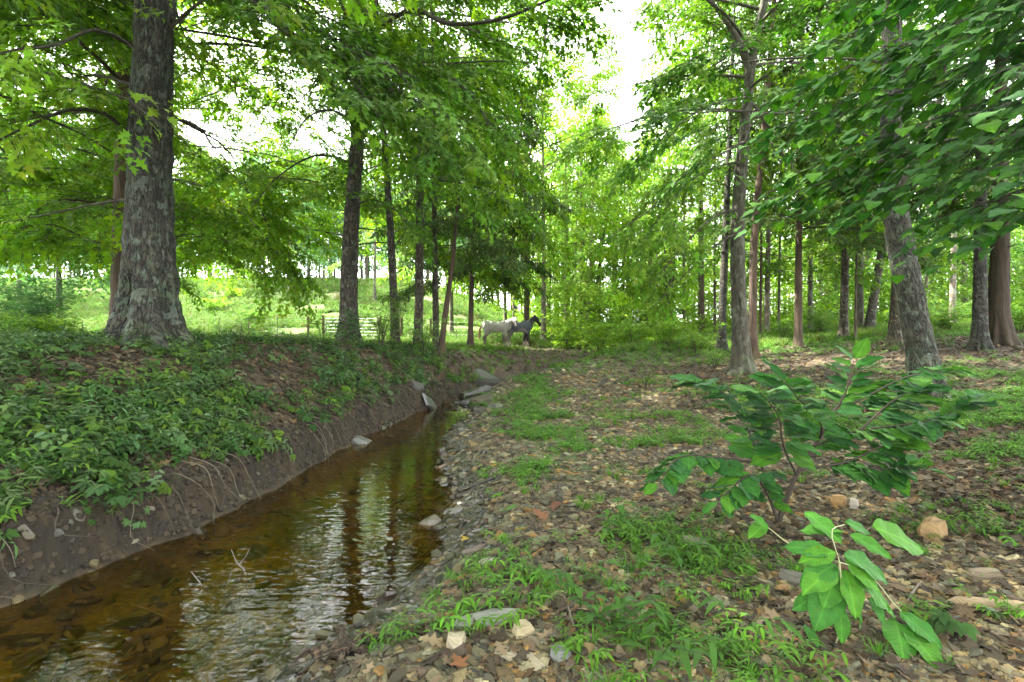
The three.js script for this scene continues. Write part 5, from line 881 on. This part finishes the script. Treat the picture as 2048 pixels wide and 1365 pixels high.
// seedlings on the gravel
[[1230, 1075, 1.3, 'ovate', 'leafy seedling cluster in the middle of the gravel'], [1150, 1180, 1.1, 'blady', 'grassy sprig close to the long pale shard'], [1245, 1262, 1.0, 'ovate', 'light green seedling on the bare gravel'], [1340, 1250, 1.2, 'blady', 'tuft of broad grass blades on the gravel below the mustard flagstone'], [1180, 1262, 0.9, 'ovate', 'round-leaved seedling up from the grey cracked block'], [1275, 1340, 1.35, 'blady', 'dense grassy tuft closest to the camera on the gravel'], [1440, 1330, 0.55, 'ovate', 'tiny pair of seed leaves on pebbles'], [1495, 1270, 1.1, 'blady', 'grassy sprig beside the bright sapling'], [1355, 1130, 1.2, 'blady', 'leaning grass sprig beside the lichen-pale slab'], [1925, 1265, 1.0, 'creeper', 'creeper sprig at the edge of the tan plank-like slab'], [205, 1010, 1.25, 'creeper', 'five-leaved creeper hanging over the lip of the bank'], [70, 985, 1.2, 'creeper', 'cluster of creeper leaves at the end of the bank lip'], [640, 860, 1.2, 'creeper', 'pale creeper spray near the bend of the bank'], [40, 880, 1.4, 'ovate', 'pale leafy seedling high on the bank by the dead branch']].forEach(([u, v, s, kind, label], k) => {
  const p = ground(u, v), t = thing('seedling', label, 'seedling', p.toArray()); t.rotation.y = k * 1.9; t.scale.setScalar(s); const m = leafMat.clone(); m.color.setRGB(...(kind === 'creeper' ? [0.045, 0.105, 0.025] : [0.05, 0.135, 0.014])); put('foliage', PLANT[kind][k % 2], m, t);
});
// ---------- the two horses ----------
function horse(name, label, at, turn, { bones, size = 1, tint, mane, tail, extras }) {
  const t = thing(name, label, 'horse', at.toArray()); t.rotation.y = turn; t.scale.setScalar(size);
  const N = 104, mc = new MarchingCubes(N, twigMat, false, false, 120000), f = mc.field, S = 1.5, cx = 0.1, cy = 0.95, q = V(), ab = V(), ap = V(), K = 0.035;
  const B = bones.map(([a, b, ra, rb]) => [V(...a), V(...b), ra, rb]);
  for (let z = 0; z < N; z++) for (let y = 0; y < N; y++) for (let x = 0; x < N; x++) {
    q.set((x - N / 2) / (N / 2) * S + cx, (y - N / 2) / (N / 2) * S + cy, (z - N / 2) / (N / 2) * S); let s = 0;
    for (const [a, b, ra, rb] of B) { ab.subVectors(b, a); ap.subVectors(q, a); const h = clamp(ap.dot(ab) / ab.lengthSq()), d = ap.addScaledVector(ab, -h).length() - lerp(ra, rb, h); if (d < 0.4) s += Math.exp(-d / K); }
    f[x + y * N + z * N * N] = s > 0 ? Math.log(s) * K : -0.5;
  }
  mc.isolation = 0; mc.update();
  const c = mc.count, pos = new Float32Array(c * 3), col = new Float32Array(c * 3);
  for (let k = 0; k < c; k++) { const x = mc.positionArray[k * 3] * S + cx, y = mc.positionArray[k * 3 + 1] * S + cy, z = mc.positionArray[k * 3 + 2] * S; pos.set([x, y, z], k * 3); col.set(tint(x, y, z), k * 3); }
  const g = new THREE.BufferGeometry(); g.setAttribute('position', new THREE.BufferAttribute(pos, 3)); g.setAttribute('color', new THREE.BufferAttribute(col, 3)); g.setAttribute('normal', new THREE.BufferAttribute(Float32Array.from(mc.normalArray.subarray(0, c * 3)), 3));
  g.computeVertexNormals();
  put('body', g, new THREE.MeshPhysicalMaterial({ vertexColors: true, roughness: 0.85, sheen: 0.3, sheenRoughness: 0.5, sheenColor: new THREE.Color(0.5, 0.5, 0.5) }), t);
  const hair = (nm, roots, color, len, dir, r) => { const h = new Geo(), R = rng(nm.length * 7 + roots.length); for (const p of roots) for (let k = 0; k < 5; k++) { const a = V(...p).add(V((R() - 0.5) * 0.05, 0, (R() - 0.5) * 0.04)), d = V(...dir).add(V((R() - 0.5) * 0.3, 0, (R() - 0.5) * 0.3)), L = len * (0.75 + 0.4 * R()); h.tube([a, a.clone().add(V(d.x * L * 0.4, -L * 0.35, d.z * L * 0.6)), a.clone().add(V(d.x * L * 0.5, -L, d.z * L * 0.7))], [r, r * 0.9, r * 0.25], 5); } put(nm, h.make(), new THREE.MeshStandardMaterial({ color: new THREE.Color(...color), roughness: 0.7 }), t); };
  hair('mane', mane.roots, mane.color, mane.len, mane.dir, 0.016); hair('tail', tail.roots, tail.color, tail.len, tail.dir, 0.022);
  for (const [nm, pts, r, color] of extras) { const h = new Geo(), p = curve(pts.map((a) => V(...a)), 20); h.tube(p, p.map(() => r), 5); put(nm, h.make(), new THREE.MeshStandardMaterial({ color: new THREE.Color(...color), roughness: 0.8 }), t); }
  return t;
}
const legs = (s) => [
  [[-0.58, 1.06, 0.13], [-0.50, 0.80, 0.14], 0.20, 0.125], [[-0.50, 0.80, 0.14], [-0.68, 0.50, 0.14], 0.105, 0.058], [[-0.68, 0.50, 0.14], [-0.64, 0.16, 0.14], 0.05, 0.036], [[-0.64, 0.16, 0.14], [-0.57, 0.035, 0.14], 0.042, 0.052],
  [[-0.58, 1.06, -0.13], [-0.46 + s, 0.80, -0.14], 0.20, 0.125], [[-0.46 + s, 0.80, -0.14], [-0.60 + s * 2, 0.50, -0.14], 0.105, 0.058], [[-0.60 + s * 2, 0.50, -0.14], [-0.56 + s * 2, 0.16, -0.14], 0.05, 0.036], [[-0.56 + s * 2, 0.16, -0.14], [-0.49 + s * 2, 0.035, -0.14], 0.042, 0.052],
  [[0.46, 1.02, 0.11], [0.42, 0.76, 0.13], 0.16, 0.088], [[0.42, 0.76, 0.13], [0.44, 0.45, 0.13], 0.075, 0.050], [[0.44, 0.45, 0.13], [0.43, 0.15, 0.13], 0.042, 0.034], [[0.43, 0.15, 0.13], [0.48, 0.035, 0.13], 0.040, 0.050],
  [[0.46, 1.02, -0.11], [0.38, 0.76, -0.13], 0.16, 0.088], [[0.38, 0.76, -0.13], [0.36 - s, 0.45, -0.13], 0.075, 0.050], [[0.36 - s, 0.45, -0.13], [0.34 - s, 0.15, -0.13], 0.042, 0.034], [[0.34 - s, 0.15, -0.13], [0.39 - s, 0.035, -0.13], 0.040, 0.050]];
const trunkBones = [[[-0.56, 1.14, 0], [-0.15, 1.08, 0], 0.25, 0.27], [[-0.15, 1.08, 0], [0.32, 1.06, 0], 0.27, 0.26], [[0.32, 1.06, 0], [0.56, 1.10, 0], 0.25, 0.19], [[-0.60, 1.22, 0], [-0.30, 1.22, 0], 0.17, 0.15], [[0.22, 1.27, 0], [0.42, 1.26, 0], 0.13, 0.14]];
(() => {
  // dark roan: head held up, looking along the channel
  const n1 = fbm, dark = standing(1038, 27.5);
  horse('horse', 'blue-grey horse with black head and black tail, standing before a tall trunk', dark, 0.16, {
    bones: [...trunkBones, ...legs(0.05), [[0.48, 1.18, 0], [0.70, 1.42, 0], 0.20, 0.135], [[0.70, 1.42, 0], [0.86, 1.56, 0], 0.135, 0.105], [[0.86, 1.57, 0], [0.96, 1.50, 0], 0.10, 0.10], [[0.96, 1.50, 0], [1.12, 1.25, 0], 0.095, 0.062], [[1.12, 1.25, 0], [1.15, 1.18, 0], 0.060, 0.056], [[0.84, 1.64, 0.05], [0.85, 1.74, 0.06], 0.028, 0.010], [[0.84, 1.64, -0.05], [0.85, 1.74, -0.06], 0.028, 0.010]],
    tint: (x, y, z) => { const n = fbm(x * 9 + 5, y * 9 + z * 6, 3, 3); let c = [0.062, 0.072, 0.088]; const k = 0.7 + 0.6 * n; c = c.map((a) => a * k); { const f = smooth(0.50, 0.72, x + 0.35 * (y - 1.3) + 0.25 * (n - 0.5)) * smooth(1.0, 1.2, y); c = c.map((a, q) => lerp(a, [0.013, 0.013, 0.016][q], f)); } if (x > 0.1) { const f = smooth(0.86, 0.66, y + 0.2 * (n - 0.5)); c = c.map((a, q) => lerp(a, [0.015, 0.015, 0.017][q], f)); } if (y < 0.30) c = [0.24, 0.21, 0.18]; if (x < -0.2 && y >= 0.30) { const f = smooth(0.92, 0.68, y + 0.3 * (n - 0.5)); c = c.map((a, q) => lerp(a, [0.12, 0.105, 0.09][q], f)); } const bl = Math.hypot((x - 0.1) / 0.34, (y - 0.84) / 0.16) + 1.1 * (fbm(x * 5 + 3, y * 5 + z * 4, 9, 3) - 0.5); c = c.map((a, q) => lerp(a, [0.17, 0.165, 0.15][q], smooth(1.05, 0.75, bl))); if (y < 0.07) c = [0.1, 0.085, 0.07]; return c; },
    mane: { roots: [0.50, 0.56, 0.62, 0.68, 0.74, 0.80, 0.86].map((x) => [x, 1.30 + (x - 0.42) * 0.78, 0.03]), color: [0.012, 0.012, 0.013], len: 0.24, dir: [-0.1, 0, 0.5] }, tail: { roots: [[-0.80, 1.22, 0], [-0.82, 1.17, 0], [-0.79, 1.19, 0.03], [-0.79, 1.19, -0.03]], color: [0.012, 0.012, 0.012], len: 0.85, dir: [-0.12, 0, 0] },
    extras: [['neck_strap', [[0.66, 1.53, 0], [0.72, 1.40, 0.155], [0.76, 1.27, 0.10], [0.77, 1.24, 0], [0.76, 1.27, -0.10], [0.72, 1.40, -0.155], [0.66, 1.53, 0]], 0.013, [0.3, 0.29, 0.25]]] });
  // pale grey: its head over the other's rump
  const pale = standing(994, 26.9);
  horse('horse', 'pale grey horse with reddish tail, its head over the darker horse’s rump', pale, -0.06, {
    bones: [...trunkBones, ...legs(-0.03), [[0.48, 1.20, 0], [0.72, 1.36, 0], 0.20, 0.14], [[0.72, 1.36, 0], [0.92, 1.42, 0.06], 0.14, 0.105], [[0.92, 1.43, 0.06], [0.98, 1.34, 0.16], 0.10, 0.095], [[0.98, 1.34, 0.16], [1.04, 1.12, 0.30], 0.09, 0.06], [[0.90, 1.50, 0.10], [0.89, 1.60, 0.12], 0.026, 0.010], [[0.98, 1.50, 0.06], [1.00, 1.60, 0.06], 0.026, 0.010]],
    tint: (x, y, z) => { const n = fbm(x * 14 + 8, y * 14 + z * 9, 4, 3); let c = [0.24, 0.225, 0.195]; const k = 0.8 + 0.45 * n; c = c.map((a) => a * k); { const f = smooth(0.95, 0.45, y + 0.25 * (n - 0.5)); c = c.map((a, q) => lerp(a, [0.085, 0.07, 0.055][q], f)); } if (y < 0.07) c = [0.12, 0.1, 0.08]; if (z > 0.24 && x > 0.8) c = [0.10, 0.09, 0.085]; return c; },
    mane: { roots: [0.50, 0.58, 0.66, 0.74, 0.82, 0.90].map((x) => [x, 1.38 + (x - 0.5) * 0.34, 0.03]), color: [0.3, 0.27, 0.23], len: 0.2, dir: [0, 0, 0.6] }, tail: { roots: [[-0.80, 1.22, 0], [-0.82, 1.17, 0], [-0.79, 1.19, 0.03], [-0.79, 1.19, -0.03]], color: [0.26, 0.13, 0.06], len: 0.7, dir: [-0.35, 0, 0] },
    extras: [['halter', [[0.93, 1.44, 0.17], [1.0, 1.25, 0.31], [1.06, 1.18, 0.22], [1.02, 1.22, 0.17], [0.96, 1.27, 0.22], [1.0, 1.25, 0.31]], 0.011, [0.55, 0.52, 0.45]]] });
})();

// ---------- fence and gate ----------
const postWood = new THREE.MeshStandardMaterial({ map: BARK.cedar.map, bumpMap: BARK.cedar.bumpMap, bumpScale: 0.004, color: new THREE.Color(1.5, 1.55, 1.4), roughness: 0.9 }), steel = new THREE.MeshStandardMaterial({ color: new THREE.Color(0.5, 0.51, 0.5), roughness: 0.5, metalness: 0.4 }), rust = new THREE.MeshStandardMaterial({ color: new THREE.Color(0.10, 0.075, 0.06), roughness: 0.8 }), wireMat = new THREE.MeshStandardMaterial({ color: new THREE.Color(0.3, 0.3, 0.29), roughness: 0.6, metalness: 0.5 });
const FD = 31;
const post = (u, label, h = 1.32, r = 0.075, d = FD) => { const p = standing(u, d), t = thing('fence_post', label, 'post', p.toArray(), 'wooden posts of the paddock fence'), g = new Geo(); g.tube([V(0, -0.1, 0), V(0.01, h * 0.5, 0), V(0, h, 0), V(0, h + 0.015, 0)], [r, r * 0.97, r * 0.95, r * 0.75], 10, { uRep: 1, vScale: 0.6 }); put('post', g.make(), postWood, t); return p; };
const pA = post(616, 'first wooden post of the braced pair, away from the gate'), pB = post(646, 'wooden hinge post carrying the metal gate', 1.38), pC = post(760, 'wooden latch post at the closing end of the gate', 1.3, 0.09), pD = post(803, 'wooden post past the slender trunk, beside the latch post', 1.25, 0.09), pE = post(861, 'wooden post glimpsed between straight brown trunk and thin upright one', 1.2);
(() => {
  const b = thing('brace_rail', 'horizontal wooden rail bracing the first two fence posts', 'rail', pA.toArray()), g = new Geo(); g.tube([V(0.06, 0.92, 0), pB.clone().sub(pA).add(V(-0.06, 0.90, 0))], [0.04, 0.04], 8, { vScale: 0.6 }); put('rail', g.make(), postWood, b);
  const t = thing('metal_gate', 'galvanised tube gate with six bars between two wooden posts', 'gate', pB.toArray()), e = pC.clone().sub(pB).add(V(-0.16, 0, 0)), s = V(0.14, 0, 0);
  const tube = (nm, a, c, r) => { const q = new Geo(); q.tube([a, a.clone().lerp(c, 0.5), c], [r, r, r], 8); put(nm, q.make(), steel, t); };
  for (let k = 0; k < 6; k++) { const y = 0.18 + 0.2 * k; tube('bar', V(s.x, y, 0), V(e.x, y + e.y * 0.5, e.z), 0.019); }
  for (const f of [0, 0.5, 1]) { const x = lerp(s.x, e.x, f), z = e.z * f, y = e.y * 0.5 * f; tube('upright', V(x, 0.15 + y, z), V(x, 1.21 + y, z), 0.022); }
  const posts = [[165, 26, 'on the slope past the pale thicket'], [218, 26, 'just beside the half-hidden dark trunk'], [438, 30, 'first from the big oak beyond the bank crest'], [497, 30.4, 'second from the big oak beyond the bank crest'], [555, 30.8, 'last before the braced wooden posts']].map(([u, d, w]) => { const p = standing(u, d), o = thing('steel_post', 'thin rusty steel fence post ' + w, 'post', p.toArray(), 'steel posts of the wire fence'), q = new Geo(); q.tube([V(0, -0.1, 0), V(0, 0.7, 0), V(0, 1.3, 0)], [0.022, 0.022, 0.022], 6); put('post', q.make(), rust, o); return p; });
  const far = [[985, 29.5, 'beside the pale horse’s tail'], [912, 29, 'behind the slanting cedar stem']].map(([u, d, w]) => { const p = standing(u, d), o = thing('steel_post', 'thin rusty steel fence post ' + w, 'post', p.toArray(), 'steel posts of the wire fence'), q = new Geo(); q.tube([V(0, -0.1, 0), V(0, 0.7, 0), V(0, 1.25, 0)], [0.02, 0.02, 0.02], 6); put('post', q.make(), rust, o); return p; });
  const wire = (label, pts) => { const o = thing('wire_fence', label, 'fence', pts[0].toArray()); for (let k = 0; k < 5; k++) { const q = new Geo(); q.tube(pts.map((p) => p.clone().sub(pts[0]).add(V(0, 0.18 + 0.24 * k, 0))), pts.map(() => 0.004), 4); put('wire', q.make(), wireMat, o); } };
  wire('strands of wire fence from the big oak to the braced posts', [...posts.slice(2), pA]); wire('strands of wire fence along the pale thicket', posts.slice(0, 2)); wire('strands of wire fence from gate end past the cedars', [pD, pE, far[1], far[0]]);
})();
console.log('objects', scene.children.length);
scene.traverse((o) => { if (o.isMesh) { o.castShadow = true; o.receiveShadow = true; } });
renderer.render(scene, camera);
